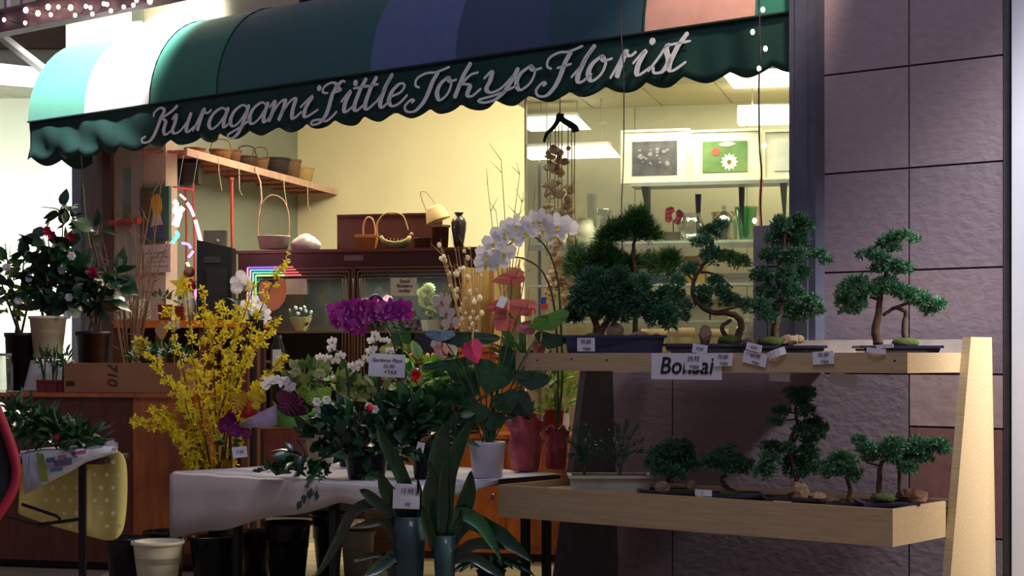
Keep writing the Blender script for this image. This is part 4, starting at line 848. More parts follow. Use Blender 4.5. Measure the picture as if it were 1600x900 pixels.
def pic(label, x0, y0, x1, y1, ix0, iy0, ix1, iy1, m, extra=None):
    q = WS.back(.06); a, c = q.x(x0), q.x(x1); z1 = q.z((x0+x1)/2, y0)
    t = thing('framed_picture', label, 'picture', q.pt(a, zu), wr); W, H = c - a, z1 - zu
    MB().box(0, 0, 0, W, .03, H).build('mount', C(232, 228, 206, .5), t)
    f = MB(); e = .02; f.box(-e, -.015, -0, 0, .035, H+e).box(W, -.015, 0, W+e, .035, H+e).box(0, -.015, H, W, .035, H+e).box(0, -.015, 0, W, .035, .015); f.build('frame', C(236, 226, 190, .4), t)
    u0, u1, v0, v1 = (ix0-x0)/(x1-x0)*W, (ix1-x0)/(x1-x0)*W, (y1-iy1)/(y1-y0)*H, (y1-iy0)/(y1-y0)*H
    MB().box(u0, -.008, v0, u1, 0, v1).build('image', m, t)
    if extra: extra(t, u0, v0, u1-u0, v1-v0)
def mono(t, u, v, w_, h_):
    mb = MB()
    for _ in range(26): c = (u + w_*U(.15,.8), -.01, v + h_*U(.3,.8)); r = w_*U(.02,.06); mb.add([(c[0]+r*math.cos(k), -.0095-.0001*_, c[2]+r*.7*math.sin(k)) for k in range(6)], [tuple(range(6))])
    mb.build('pale_blossoms', C(150,150,150,.7), t, kind='stuff')
def daisy(t, u, v, w_, h_):
    c = (u + w_*.6, v + h_*.32); m_ = fm('mum', petalw); mb = MB()
    for k in range(12):
        a = k*math.pi/6; r = w_*.2; p = Vector((math.cos(a), 0, math.sin(a))); s_ = Vector((-math.sin(a), 0, math.cos(a)))*.03*w_*1.3; o = Vector((c[0], -.012, c[1])); mb.add([o + p*r*.2 - s_*.5, o + p*r*.7 - s_, o + p*r, o + p*r*.7 + s_, o + p*r*.2 + s_*.5], [(0,1,2,3,4)])
    mb.build('daisy', petalw, t, kind='stuff'); mb = MB(); mb.add([(c[0]+w_*.05*math.cos(k), -.014, c[1]+w_*.05*math.sin(k)) for k in range(6)], [tuple(range(6))]); mb.build('daisy_eye', C(120,110,50,.6), t)
    mb = MB(); mb.add([(u+w_*.3+w_*.11*math.cos(k), -.012, v+h_*.66+h_*.14*math.sin(k)) for k in range(6)], [tuple(range(6))]); mb.build('red_poppy', C(196,90,70,.6), t)
    mb = MB(); mb.add([(u+w_*.55+w_*.2*math.cos(k), -.011, v+h_*.9+h_*.08*math.sin(k)) for k in range(6)], [tuple(range(6))]); mb.build('pink_blur', C(226,190,180,.6), t)
pic('framed grey photograph of blossoms on the upper window shelf', 974, 206, 1074, 282, 988, 220, 1058, 270, mat('grey_photo', (92,90,92), .6, col2=(50,48,52), scale=9), mono)
pic('framed green picture with a white daisy on the upper window shelf', 1081, 206, 1186, 280, 1098, 220, 1168, 266, mat('green_photo', (120,150,84), .6, col2=(66,110,50), scale=5), daisy)
pic('mostly hidden white framed picture at the right end of the upper window shelf', 1196, 206, 1262, 280, 1210, 220, 1250, 266, C(226,226,214,.4))
def vase(label, px, prof, m, z=None, cat='vase', name='glass_vase', extra=None, back=.12, smooth=True, L=None):
    L = L or on(WS, px, z if z is not None else zg + .002, back); t = thing(name, label, cat, L.o); k = L.k
    pr = [(r*k, h*k) for r, h in prof]; inn = [(max(.002, r*k*.93), h*k) for r, h in prof[::-1]]
    MB().lathe(pr, 18, cap=False).build('body', m, t, smooth); MB().lathe([(pr[0][0]*.98, 0), (pr[0][0]*.98, .012)], 18).build('base', m, t)
    if extra: extra(t, k)
    return t
whc = C(236, 232, 206, .3)
vase('round white ceramic jar on the glass shelf, left part', 914, [(12,0),(18,8),(19,18),(14,27),(13,36),(15,38)], whc, name='ceramic_jar')
vase('clear glass pitcher beside the round white jar', 944, [(9,0),(13,8),(15,18),(9,28),(8,40),(14,50),(13,52)], vaseglass)
vase('green-brown glass bottle behind the feathery pine', 988, [(14,0),(15,10),(12,28),(7,44),(6,56),(7,58)], glass('green_bottle', (.62,.66,.36), .14, .8), cat='bottle', name='glass_bottle')
vase('tall clear cylinder vase behind the driftwood chime', 925, [(8,0),(8,60),(9,78)], vaseglass, back=.24)
vase('large round clear bowl vase with a highlight, right of the red silk flower', 1080, [(10,0),(20,10),(22,22),(17,34),(13,42),(15,44)], vaseglass)
vase('clear glass cloche with a round knob on the glass shelf', 1132, [(20,0),(20,22),(17,34),(9,44),(3,47)], vaseglass, name='glass_cloche', cat='cloche', extra=lambda t, k: MB().ball((0,0,51*k), 4.5*k, 8, 6).build('knob', vaseglass, t))
vase('amber flared glass vase behind the cloche', 1130, [(8,0),(14,30),(20,46)], glass('amber_glass', (.75,.55,.25), .12, .8), back=.26)
vase('bright green flared glass vase at the right of the glass shelf', 1166, [(10,0),(13,20),(19,52)], glass('emerald_glass', (.25,.8,.3), .14, .8))
vase('tall thin black tube vase rising behind the round bowl vase', 1091, [(3.5,0),(3.5,40),(5,74)], black, name='tube_vase', back=.2)
vase('tallest thin black tube vase beside the green vase', 1159, [(3.5,0),(3.5,40),(5,84)], black, name='tube_vase', back=.2)
vase('short frosted white jar at the left end of the glass shelf', 880, [(10,0),(12,14),(9,26)], whc, name='ceramic_jar')
L = on(WS, 1052, zg + .002); t = thing('silk_flowers', 'dark red silk flower cluster on a grey stand on the glass shelf', 'flowers', L.o); k = L.k
MB().box(-14*k, -.05, 0, 10*k, .08, 14*k).build('stand', C(84,74,62,.6), t)
for i in range(9): flower(t, 'flower', fm('rose', C(150,40,44,.7)), Vector((U(-11,12)*k, U(-.03,.03), (30+U(0,22))*k)), 6*k, U(-.6,.6), 0, U(0,6))
MB().tube([(0,0,14*k),(0,0,34*k)], .006, 5).build('stem', stemg, t)
L = on(WS, 935, zg); 
def boxthing(label, px, x0, x1, y0, z, m, name='gift_box', cat='box', back=.1, dpt=.14, lid=None, y1=None, band=None):
    L = on(WS, px, z + .002, back); t = thing(name, label, cat, L.o, wr); a, c, h = (x0-px)*L.k, (x1-px)*L.k, L(px, y0).z
    MB().box(a, 0, 0, c, dpt, h).build('body', m, t)
    MB().box(a-.006, -.006, h-.03, c+.006, dpt+.006, h+.004).build('lid', lid or m, t)
    return t, L, a, c, h
t, L, a, c, h = boxthing('yellow gift box with a small red star on the second window shelf', 1081, 1063, 1101, 401, z2, C(206, 178, 40, .6))
MB().add([(a+(c-a)*.75 + .022*(1 if i%2==0 else .4)*math.cos(i*math.pi/5), -.009, h*.8 + .022*(1 if i%2==0 else .4)*math.sin(i*math.pi/5)) for i in range(10)], [tuple(range(10))]).build('star', C(190,70,30,.6), t, solid=.002)
boxthing('small white box left of the yellow gift box', 1052, 1046, 1060, 408, z2, C(220,212,186,.6))
boxthing('long grey tray of pebbles on the second window shelf', 1148, 1118, 1176, 428, z2, C(176,168,156,.7,bump=.8), 'stone_tray', 'tray')
boxthing('pale green-grey board box on the bottom window shelf', 1086, 1066, 1108, 462, z3, C(176,174,140,.6))
boxthing('tan board box beside the pale green-grey one', 1124, 1111, 1138, 468, z3, C(190,176,130,.6))
boxthing('dark blue shallow tray behind the wide bushy juniper', 1020, 1000, 1042, 430, z2, C(60,76,100,.5))
L = on(WS, 1168, z3 + .002); t = thing('white_egg_vase', 'white egg-shaped vase on the bottom window shelf', 'vase', L.o); MB().ball((0,0,20*L.k), 9*L.k, 12, 8, 2.0).build('body', whc, t, True); MB().lathe([(4*L.k,0),(3*L.k,6*L.k)], 12).build('foot', whc, t)
L = on(WS, 1142, z3 + .002); t = thing('ceramic_bird', 'white ceramic bird figure on the bottom window shelf', 'figurine', L.o); k = L.k
MB().ball((0,0,14*k), 8*k, 10, 6, .8).build('body', whc, t, True); MB().tube([(3*k,0,18*k),(9*k,0,34*k),(11*k,0,40*k)], [3*k,2.5*k,.5*k], 6).build('wing', whc, t); MB().lathe([(6*k,0),(4*k,8*k)], 10).build('base', whc, t)
# pots along the window sill behind the bonsai
def sill(label, px, x0, x1, y0, m, name='sill_pot', cat='pot'):
    L = Loc(px, FAC.back(.35).hit(px, HY).y, 1.457); t = thing(name, label, cat, L.o); r = (x1-x0)/2*L.k; h = L(px, y0).z
    MB().lathe([(r*.85,0),(r,h*.9),(r*1.05,h),(r*.9,h),(r*.85,h*.5)], 18).build('body', m, t, True); MB().lathe([(r*.97,h*.8),(r*1.09,h*.82),(r*1.09,h),(r*.92,h)], 18).build('rim', m, t, True)
sill('pale yellow pot on the sill behind the bushy juniper', 1022, 1005, 1042, 514, C(206,190,130,.5)); sill('cream pot on the window sill left of the pointed rock', 1066, 1048, 1084, 512, C(200,186,130,.5))
sill('light ochre pot on the window sill behind the arching juniper', 1122, 1108, 1138, 514, C(210,190,126,.5)); sill('white pot on the window sill beside the dark pier', 1166, 1152, 1180, 510, C(226,220,196,.5))
# driftwood chime
L = Loc(875, 12.85, 0); zc = EYE - (470-HY)*L.k; ch = thing('driftwood_chime', 'hanging chime of strung carved wood pieces under a dark forked driftwood hook', 'wind chime', Vector((L.o.x, 12.85, zc))); L = Loc(875, 12.85, zc)
MB().tube(crom([L(850,222), L(854,210), L(864,200), L(871,190), L(874,180), L(880,188), L(890,194), L(898,200), L(900,206)], 5), [.012,.03], 7).build('driftwood_hook', C(44,36,32,.7), ch, True)
MB().box(L(870,0).x,-.02,L(0,190).z,L(881,0).x,.02,L(0,178).z).build('hook_block', C(44,36,32,.7), ch)
MB().tube([L(875,178), Vector((L(875,0).x, 0, 3.74 - zc))], .004, 4).build('hanging_cord', C(150,140,110,.7), ch)
for i, (x, y0, y1) in enumerate([(856,205,400),(860,202,430),(868,196,450),(873,196,460),(878,196,455),(888,197,420),(893,200,430),(898,206,380)]):
    MB().tube([L(x,y0), L(x+U(-2,2),(y0+y1)/2), L(x+U(-2,2),y1)], .004, 4).build('string', C(176,146,98,.8), ch)
wc = [C(226,204,156,.8,bump=.5), C(186,150,104,.8,bump=.5), C(210,184,134,.8,bump=.5)]
for i in range(80):
    x = random.choice([856,860,868,873,878,888,893]); y = U(230, 455); c = L(x+U(-4,4), y, U(-.04,.04)); mb = MB().ball((0,0,0), 1, 7, 5, 1, .2); a, s_ = U(4,9)*L.k, U(3,8)*L.k
    mb.v = [(c.x+v[0]*a, c.y+v[1]*.02, c.z+v[2]*s_) for v in mb.v]; mb.build('wood_piece', wc[i%3], ch, True)
for i in range(26):
    x, y = U(852,900), U(270,445); MB().tube([L(x,y,U(-.04,.04)), L(x+U(-14,14), y+U(-12,12), U(-.04,.04))], .006, 4).build('twig', wc[i%3], ch)
# wood cherub-like plain moulding, branches in a vase right of the cooler
def branches(label, px, D, z0, ybase, tips, m, r=.008, name='bare_branches', cat='branches', blobs=None, side=3, vm=None, vr=9, vh=30):
    L = Loc(px, D, z0); t = thing(name, label, cat, L.o); base = L(px, ybase)
    for tx, ty in tips:
        e = L(tx, ty, U(-.15, .15)); mid = base.lerp(e, .5) + Vector((U(-.04,.04), U(-.04,.04), .05)); ps = crom([base, mid, e], 5); mb = MB(); mb.tube(ps, [r, r*.3], 5)
        for _ in range(side):
            i = random.randrange(3, len(ps)); mb.tube([ps[i], ps[i] + Vector((U(-.12,.12), U(-.08,.08), U(.02,.16)))], [r*.45, r*.15], 4)
        mb.build('branch', m, t)
        if blobs:
            bmm, br, bn = blobs
            for _ in range(bn): i = random.randrange(len(ps)//2, len(ps)); MB().ball(ps[i] + rdir()*.02, br*U(.7,1.3), 6, 4, 1.3).build('bud', bmm, t)
    if vm: MB().lathe([(vr*L.k*.8,0),(vr*L.k,vh*L.k),(vr*L.k*.95,vh*L.k)], 16).build('vase', vm, t, True)
    return t, L
branches('bundle of pale catkin branches in a pot right of the cooler', 738, 14.2, .0, 620, [(688,385),(700,398),(712,392),(725,402),(735,385),(748,388),(705,430),(720,425),(742,410),(755,420),(698,410),(690,402),(716,384),(728,390),(744,396),(710,418),(732,430),(750,436),(702,440)], twigl, .008, blobs=(C(226,216,196,.7), .018, 3), vm=C(60,50,44,.5), vr=14, vh=120)
branches('tall thin bare branch in front of the cream wall left of the window', 796, 13.9, .0, 560, [(783,250),(762,290),(812,272),(818,300),(775,330),(835,310),(820,345)], C(120,100,70,.8), .007, side=5, vm=C(60,50,44,.5), vr=10, vh=150)
t, L, a, c, h = (lambda L: (thing('plywood_crate', 'open light plywood crate standing right of the catkin branches', 'crate', L.o, -.6), L, 0, 0, 0))(Loc(768, 14.6, 1.62))
h = L(768, 418).z; 
for bx in ((-.17,-.2,0,-.15,.2,h),(.15,-.2,0,.17,.2,h),(-.17,.18,0,.17,.2,h),(-.17,-.2,0,.17,.2,.02)): MB().box(*bx).build('panel', C(206,172,112,.6), t)
t2 = thing('plinth', 'plain wooden plinth carrying the plywood crate', 'plinth', (L.o.x, L.o.y, 0), -.6); MB().box(-.2,-.22,0,.2,.22,1.58).build('body', cabwood, t2); MB().box(-.22,-.24,1.58,.22,.24,1.618).build('top', cabwood, t2)

# ------------------------------------------------------------------ long white-covered table
def F(x, t, z): return FAC.pt(x, z, t)
TX0, TX1, TT0, TT1, TZ = -4.97, -2.815, -2.2, -.62, .755
tb = thing('folding_table', 'black-legged folding table hidden under the long white paper cover', 'table', F(0, 0, 0), fr)
MB().box(TX0 + .02, TT0 + .02, TZ - .04, TX1 - .02, TT1 - .02, TZ - .012).build('tabletop', C(90, 70, 54, .6), tb)
def fxp(px, t): return FAC.back(t).x(px)
for px, t_ in ((368, -2.12), (519, -2.12), (818, -.993), (851, -.767)):
    x = fxp(px, t_); r = .026 if px != 519 else .03
    MB().box(x - r, t_, 0, x + r, t_ + .04, TZ - .04).build('leg', black, tb)
x = fxp(368, -2.12); MB().tube([(x+.02,-2.14,.70),(x-.04,-2.14,.58),(x-.07,-2.14,.52),(x-.05,-2.14,.50)], .010, 5).build('hinge_brace', black, tb)
x = fxp(519, -2.12); MB().add([(x-.03,-2.13,.70),(x+.03,-2.13,.70),(x+.055,-2.13,TZ-.04),(x-.055,-2.13,TZ-.04)], [(0,1,2,3)]).build('leg_bracket', black, tb, solid=.03)
cl = thing('table_cover', 'white paper cover draped over the long table with a slanting front hem', 'tablecloth', F(0, 0, TZ), fr)
def hemz(x): u = (x - TX0) / (TX1 - TX0); return -.46 + .33 * min(1, u * 1.35) + .012 * math.sin(x * 9)
nx = 44; g = []
for t_ in [TT1, -1.0, -1.5, -1.9, TT0 + .03]: g.append([(TX0 + (TX1-TX0)*j/nx, t_, .004 * math.sin(j*.9 + t_*5)) for j in range(nx+1)])
MB().sheet(g).build('top', mat('cover_white', (218, 214, 226), .7, var=.05, scale=5, bump=.2), cl, True, solid=.004)
g = [[(TX0 + (TX1-TX0)*j/nx, TT0 + .03, .004*math.sin(j*.9 + (TT0+.03)*5)) for j in range(nx+1)]]
for k in (.04, .3, .6, 1.0): g.append([(TX0 + (TX1-TX0)*j/nx, TT0 - .012 - .02*k*math.sin(j*.55), hemz(TX0 + (TX1-TX0)*j/nx)*k) for j in range(nx+1)])
MB().sheet(g).build('front_drop', mat('cover_front_shaded', (214, 204, 196), .8, var=.04, scale=4, bump=.2), cl, True, solid=.004)  # same white paper as the top, warm-grey shade put into the colour
g = []
for k in (0, .15, .6, 1.0): g.append([(TX1 + .015*math.sin(j*.8)*k + .01, TT0 + .03 + (-1.36 - TT0)*j/14, -(.13 - .10*j/14) * k) for j in range(15)])
MB().sheet(g).build('side_drop', mat('cover_side', (220, 216, 228), .7, var=.04, scale=4, bump=.2), cl, True, solid=.004)
TT = TZ + .008
def tab(px, y): c = onz(px, y, TT); return Loc(px, c.y, TT)

# back cabinet behind the table
CB = Plane(P(600, HY, 13.0), 14.4)
cb = thing('display_cabinet', 'orange-brown low wooden cabinet behind the long table', 'cabinet', CB.p0, CB.rot())
xa, xb = CB.x(600), CB.x(885)
MB().box(xa, 0, .06, xb, .5, .92).build('body', cabwood, cb); MB().box(xa-.02, -.02, .92, xb+.02, .52, .95).build('top', cabwood, cb); MB().box(xa+.03, .03, 0, xb-.03, .45, .06).build('plinth', C(60,36,24,.7), cb)
for i in range(3): w_ = (xb-xa)/3; o = MB().box(xa+.02+w_*i, -.015, .12, xa+w_*(i+1)-.02, 0, .86).build('door', cabwood, cb); MB().ball((xa+w_*(i+1)-.08, -.03, .5), .016, 8, 5).build('knob', gold, o)
ZB_ = .952
def cab(px): return Loc(px, CB.back(.2).hit(px, HY).y, ZB_)

# ------------------------------------------------------------------ left counter, hutch
CP = Plane(P(0, HY, 12.5), 14.4); xa, xb = CP.x(-70), CP.x(302); ZK = CP.z(160, 614)
ct = thing('wooden_counter', 'high orange-brown wooden counter at the left of the shop entrance', 'counter', CP.p0, CP.rot())
xm = CP.x(207); darkcab = mat('counter_dark', (104, 52, 28), .4, col2=(84, 38, 22), scale=3, stretch=(6, 6, .7), bump=.04)
MB().box(xa, 0, .05, xm - .003, .75, ZK - .03).build('front_panel', darkcab, ct, label='darker left panel'); MB().box(xm + .003, 0, .05, xb, .75, ZK - .03).build('front_panel', cabwood, ct)
MB().box(xa - .01, -.025, ZK - .03, xb + .02, .78, ZK).build('worktop', cabwood, ct); MB().box(xa, .05, 0, xb - .03, .7, .05).build('plinth', C(44,24,18,.7), ct)
MB().box(xa, -.012, .05, xb, 0, .13).build('skirting', darkcab, ct)
def cnt(px, b=.3): return Loc(px, CP.back(b).hit(px, HY).y, ZK + .003)
HP = Plane(P(180, HY, 14.7), 14.4); zh = HP.z(300, 500); xa, xb = HP.x(178), HP.x(384)
hu = thing('wooden_hutch', 'dark wooden hutch with an orange shelf edge behind the counter', 'hutch', HP.p0, HP.rot())
MB().box(xa, 0, zh - .065, xb, .5, zh).build('shelf', cabwood, hu); MB().box(xa + .02, .45, 0, xb - .02, .49, zh - .065).build('back_panel', C(60,36,26,.6), hu)
for p_ in (180, 246, 314, 380): MB().box(HP.x(p_) - .03, .02, 0, HP.x(p_) + .03, .3, zh - .065).build('post', C(96,54,32,.6), hu)
MB().box(xa + .02, .02, 1.2, xb - .02, .44, 1.23).build('lower_shelf', darkcab, hu)
def hut(px): return Loc(px, HP.back(.2).hit(px, HY).y, zh + .003)
L = hut(338); t = thing('black_terminal', 'tall black screen unit standing on the hutch below the hanging ribbons', 'terminal', L.o); k = L.k
h = L(0, 380).z; MB().add([(-27*k,-.12,0),(27*k,-.12,0),(27*k,.14,0),(-27*k,.14,0),(-27*k,-.10,L(0,376).z),(27*k,-.10,L(0,388).z),(27*k,.14,L(0,388).z),(-27*k,.14,L(0,376).z)], [(0,3,2,1),(4,5,6,7),(0,1,5,4),(1,2,6,5),(2,3,7,6),(3,0,4,7)]).build('body', black, t)
MB().box(-12*k, -.135, L(0,490).z, 22*k, -.12, L(0,420).z).build('screen', C(40,38,38,.15), t); MB().box(-16*k, -.115, L(0,412).z, 10*k, -.10, L(0,402).z).build('slot', C(52,50,52,.3), t)
L = hut(371); t = thing('small_grey_card', 'grey square panel on the wall shelf side behind the terminal top', 'panel', HP.back(.42).pt(HP.x(330), 2.2), HP.rot())
bb = HP.back(.42); t.location = bb.pt(bb.x(318), bb.z(335, 392)); MB().box(0,0,0,bb.x(353)-bb.x(318),.03,bb.z(335,360)-bb.z(335,392)).build('plate', C(120,116,100,.6), t); MB().ball((.14,-.01,.09), .016, 6, 4).build('white_dot', whitepl, t)
MB().box(.05,.0,-(bb.z(335,392)-zh)+.005,.08,.03,0).build('stand', C(120,116,100,.6), t)
bunch('white hydrangea head in a glass beside the black terminal', 377, hut(377).D - .1, zh + .003, 492, [(368,440),(376,430),(384,438),(378,446),(370,450),(388,446)], fm('mum', petalw), 10, (366, 388, 470, 497, vaseglass, .8), leaves=6)
bunch('white open lilies on the cooler side of the hutch', 396, 14.2, 1.72, 512, [(384,478),(396,482),(410,484),(402,472),(388,490),(414,494)], fm('orchid', petalw), 11, (384, 412, 500, 530, blackpl, .8), leaves=8)
t = thing('lily_stand', 'slim dark stand under the white open lilies', 'stand', (P(396, 500, 14.2).x, 14.2, 0)); MB().lathe([(.14,0),(.14,.03),(.03,.05),(.03,1.6),(.09,1.66),(.09,1.70)], 14).build('column', black, t); MB().box(-.1,-.1,1.70,.1,.1,1.716).build('top_plate', black, t)
def potplant(label, L, x0, x1, y0, y1, pm, bushes, kinds, cat='plant', name='potted_plant', up=.5, tp=.8, extra=None):
    t = thing(name, label, cat, L.o); pot(t, L, x0, x1, y0, y1, pm, tp)
    bush(t, L, bushes, kinds, up=up)
    MB().tube([L((x0+x1)/2, y0+4), L((x0+x1)/2, bushes[0][1])], .008, 5).build('stem', stemg, t)
    if extra: extra(t, L)
    return t
potplant('small plant in a red clay pot on the hutch', hut(258), 246, 270, 476, 500, terra, [(254,466,14,9,16)], [lf('leaf', leafmd, .03, .07)])
potplant('orange pot with tiny seedlings at the right of the red clay one on the hutch', hut(283), 272, 296, 478, 500, C(176,84,50,.7), [(284,474,10,6,8)], [lf('leaf', leafmd, .02, .05)])
L = hut(210); t = thing('folded_papers', 'stack of folded beige papers leaning on the hutch at left', 'papers', L.o); 
for i in range(3): MB().add([L(184+i*4,498,.02*i), L(236-i*3,498,.02*i), L(234-i*6,466+i*4,.05+.02*i), L(196+i*5,470-i*3,.05+.02*i)], [(0,1,2,3)]).build('sheet', C(206-8*i,194-8*i,176-8*i,.8), t, solid=.004)
L = hut(300); t = thing('star_pick', 'yellow paper star beside the neon lights on the hutch', 'decoration', L.o); c = L(286, 446)
MB().add([(c.x+(.13 if i%2==0 else .055)*math.cos(i*math.pi/5+.3), c.y, c.z+(.13 if i%2==0 else .055)*math.sin(i*math.pi/5+.3)) for i in range(10)], [tuple(range(10))]).build('star', C(214,186,40,.6), t, solid=.01)
MB().tube([(c.x,.01,0),(c.x,.01,c.z)], .006, 5).build('stick', twigl, t)
L = hut(296); t = thing('figurine', 'small white and red figurine standing on the hutch under the neon', 'figurine', L.o)
MB().lathe([(.05,0),(.06,.12),(.04,.25)], 12).build('body', C(226,220,214,.5), t, True); MB().lathe([(.045,.25),(.06,.30),(.03,.36)], 12).build('jacket', red, t, True); MB().ball((0,0,.42), .05, 10, 6).build('head', C(150,110,90,.6), t, True)
# things on the counter
L = cnt(210, .22); bx = thing('cardboard_box', 'long brown cardboard tray full of green seedlings on the counter', 'box', L.o, CP.rot()); k = L.k
w0, w1, hh = (112-210)*k, (308-210)*k, L(0, 567).z; card = C(156, 108, 76, .8, var=.1)
for b6 in ((w0,-.2,0,w1,-.19,hh),(w0,.14,0,w1,.15,hh),(w0,-.19,0,w0+.01,.14,hh),(w1-.01,-.19,0,w1,.14,hh)): MB().box(*b6).build('side', card, bx)
MB().box(w0+.01,-.19,0,w1-.01,.14,.012).build('bottom', card, bx)
text(bx, '710', (194-210)*k, -.202, hh*.62, .11, C(70,44,34,.8)).rotation_euler = (math.pi/2, math.pi/2, 0)
MB().box((116-210)*k, -.203, hh*.22, (130-210)*k, -.2, hh*.38).build('printed_mark', C(60,44,34,.8), bx)
L = cnt(248, .25); t = thing('seedling_tray', 'tray of lush green seedlings with white buds in the cardboard box', 'plants', L.o + Vector((0,0,.016))); L = Loc(248, L.D, ZK + .019)
MB().box(-.3,-.08,0,.22,.08,.05).build('tray', black, t)
bush(t, L, [(215,558,14,12,26),(240,552,16,14,34),(265,550,18,16,40),(285,556,14,12,26)], [lf('leaf', leafmd, .022, .07), lf('leaf', mat('leaf_fresh',(80,150,80),.5,var=.4,scale=12,trans=.2,bump=0), .025, .06)], up=.9)
for i in range(8): flower(t, 'bud', fm('star', petalw), L(U(225,290), U(538,560), -.08), .022, U(-.5,.5))
t = thing('daffodil', 'yellow daffodil rising at the left of the seedling tray', 'flower', cnt(221,.2).o + Vector((0,0,.07))); L = Loc(221, cnt(221,.2).D, t.location.z)
MB().tube([(0,0,0), L(221,545)], .005, 5).build('stem', stemg, t)
for p_ in ((216,534),(222,542),(226,536),(220,548)): flower(t, 'flower', fm('daff', C(226,214,80,.5), C(226,190,40,.5)), L(*p_, -.02), .055, U(-.6,.6))
t = thing('wooden_tag', 'rounded tan wooden plant marker standing above the seedlings', 'marker', cnt(252,.35).o); L = cnt(252, .35)
MB().add([L(252,502),L(258,506),L(262,516),L(258,526),L(253,532),L(247,526),L(242,516),L(246,506)], [tuple(range(8))]).build('plate', C(196,146,100,.7), t, solid=.01); MB().tube([L(252,530), (0,0,0)], .006, 5).build('stake', twigl, t)
t = thing('white_tag', 'white folded card pair standing above the seedlings', 'tag', cnt(272,.38).o); L = cnt(272, .38)
MB().add([L(262,502),L(272,501),L(274,514),L(265,515)], [(0,1,2,3)]).build('card', whitepl, t, solid=.004); MB().add([L(274,502),L(280,502),L(281,513),L(276,514)], [(0,1,2,3)]).build('card', whitepl, t, solid=.004); MB().tube([L(272,514), (0,0,0)], .005, 5).build('stake', twigl, t)
# three little red pots with bamboo
for i, (px, nm) in enumerate(((68,'left'),(84,'middle'),(101,'right'))):
    L = cnt(px, .15); t = thing('small_red_pot', '%s one of three small square red pots with bamboo sprigs on the counter' % nm, 'plant', L.o); k = L.k
    MB().box(-8*k,-.05,0,8*k,.06,18*k).build('pot', C(124,34,34,.6), t); MB().box(-8.5*k,-.056,15*k,8.5*k,.066,18.5*k).build('rim', C(136,40,38,.6), t)
    mb = MB()
    for q_ in range(4): e = L(px+U(-8,8), 560+U(-8,6)); mb.tube([(U(-.02,.02),0,.08), e], .006, 5)
    mb.build('canes', leafmd, t, kind='stuff'); bush(t, L, [(px, 566, 9, 18, 26)], [lf('leaf', leafmd, .018, .075), lf('leaf', leafdk, .018, .075)], up=.8)
# buckets and camellias
L = cnt(82, .5); t = thing('upturned_bucket', 'white upturned bucket used as a stand under the white flower bucket', 'bucket', L.o); k = L.k
hb = L(0, 562).z; MB().lathe([(44*k,0),(46*k,.0),(44*k,.02),(33*k,hb-.004)], 26).build('body', whitepl, t, True); MB().lathe([(47*k,0),(47*k,.02),(44*k,.02)], 26).build('rim', whitepl, t, True)
def campot(label, px, D, z0, x0, x1, y0, m, stems, leaves, flowers, kinds, fmesh, fr_, extra=None, taper=.72, name='flowering_branches'):
    L = Loc(px, D, z0); t = thing(name, label, 'plant', L.o); yb = HY + (EYE - z0)/L.k; pot(t, L, x0, x1, y0, yb, m, taper, 'bucket', True, 24)
    b0 = L((x0+x1)/2, y0 + 6)
    for s_ in stems: MB().tube(crom([b0 + Vector((U(-.05,.05),U(-.05,.05),0))] + [L(*p, U(-.1,.1)) for p in s_], 4), [.012,.004], 5).build('stem', twig, t)
    bush(t, L, leaves, kinds, up=.0)
    for p_ in flowers: flower(t, 'flower', fmesh, L(*p_, -.12), fr_*L.k, U(-.5,.5), U(-.3,.3), U(0,6))
    if extra: extra(t, L)
    return t
kd = [lf('leaf', leafdk, .10, .17), lf('leaf', leafblk, .09, .15), lf('leaf', leafblk, .11, .18)]
def whites(t, L):
    for p_ in ((97,422),(112,400),(106,492),(108,465)): flower(t, 'blossom', fm('rose', petalw), L(*p_, -.14), .035, 0)
campot('tall camellia branches with dark leaves and red blooms in the white bucket on the counter', 75, cnt(82,.5).D, ZK + hb + .005, 46, 104, 494, cream,
  [[(95,430),(98,330)],[(80,430),(75,370)],[(110,430),(112,375)],[(60,450),(50,420)],[(120,450),(130,410)]],
  [(98,330,9,12,7),(112,340,8,10,5),(100,355,10,10,6),(75,375,14,12,8),(110,390,14,14,10),(70,395,18,14,10),(88,420,26,20,26),(112,425,18,20,18),(80,455,26,20,26),(110,458,24,20,22),(95,478,26,12,20),(60,430,16,16,12)],
  [(74,361),(111,370),(82,368)], kd, fm('rose', C(214,40,70,.5)), 8, whites)
campot('leafy branches with one red bloom in the black bucket behind the cardboard box', 145, cnt(145,.55).D, ZK + .003, 118, 171, 518, black,
  [[(135,480),(130,440)],[(150,470),(150,420)],[(160,470),(175,400)],[(140,490),(120,470)],[(150,480),(165,440)],[(155,430),(140,360)]],
  [(150,440,24,16,18),(170,450,18,16,14),(140,470,24,14,18),(165,470,18,18,14),(150,360,14,12,6),(180,430,10,14,6)], [(145,425),(146,428)], kd, fm('rose', C(220,40,80,.5)), 9)
campot('black vase of pale leafy sprays at the far left of the counter', 32, cnt(32,.45).D, ZK + .003, 8, 56, 520, black,
  [[(20,470),(8,380)],[(32,460),(40,380)],[(45,470),(62,400)],[(15,480),(-5,420)]],
  [(12,420,16,20,16),(40,415,18,18,16),(20,455,22,18,20),(45,460,16,20,16),(10,480,18,16,14)], [(46,435),(10,418),(28,470)], [lf('leaf', leafmd, .06, .14), lf('leaf', leafdk, .08, .15), lf('leaf', leaflt, .05, .12)], fm('rose', petalw), 7, taper=.85)
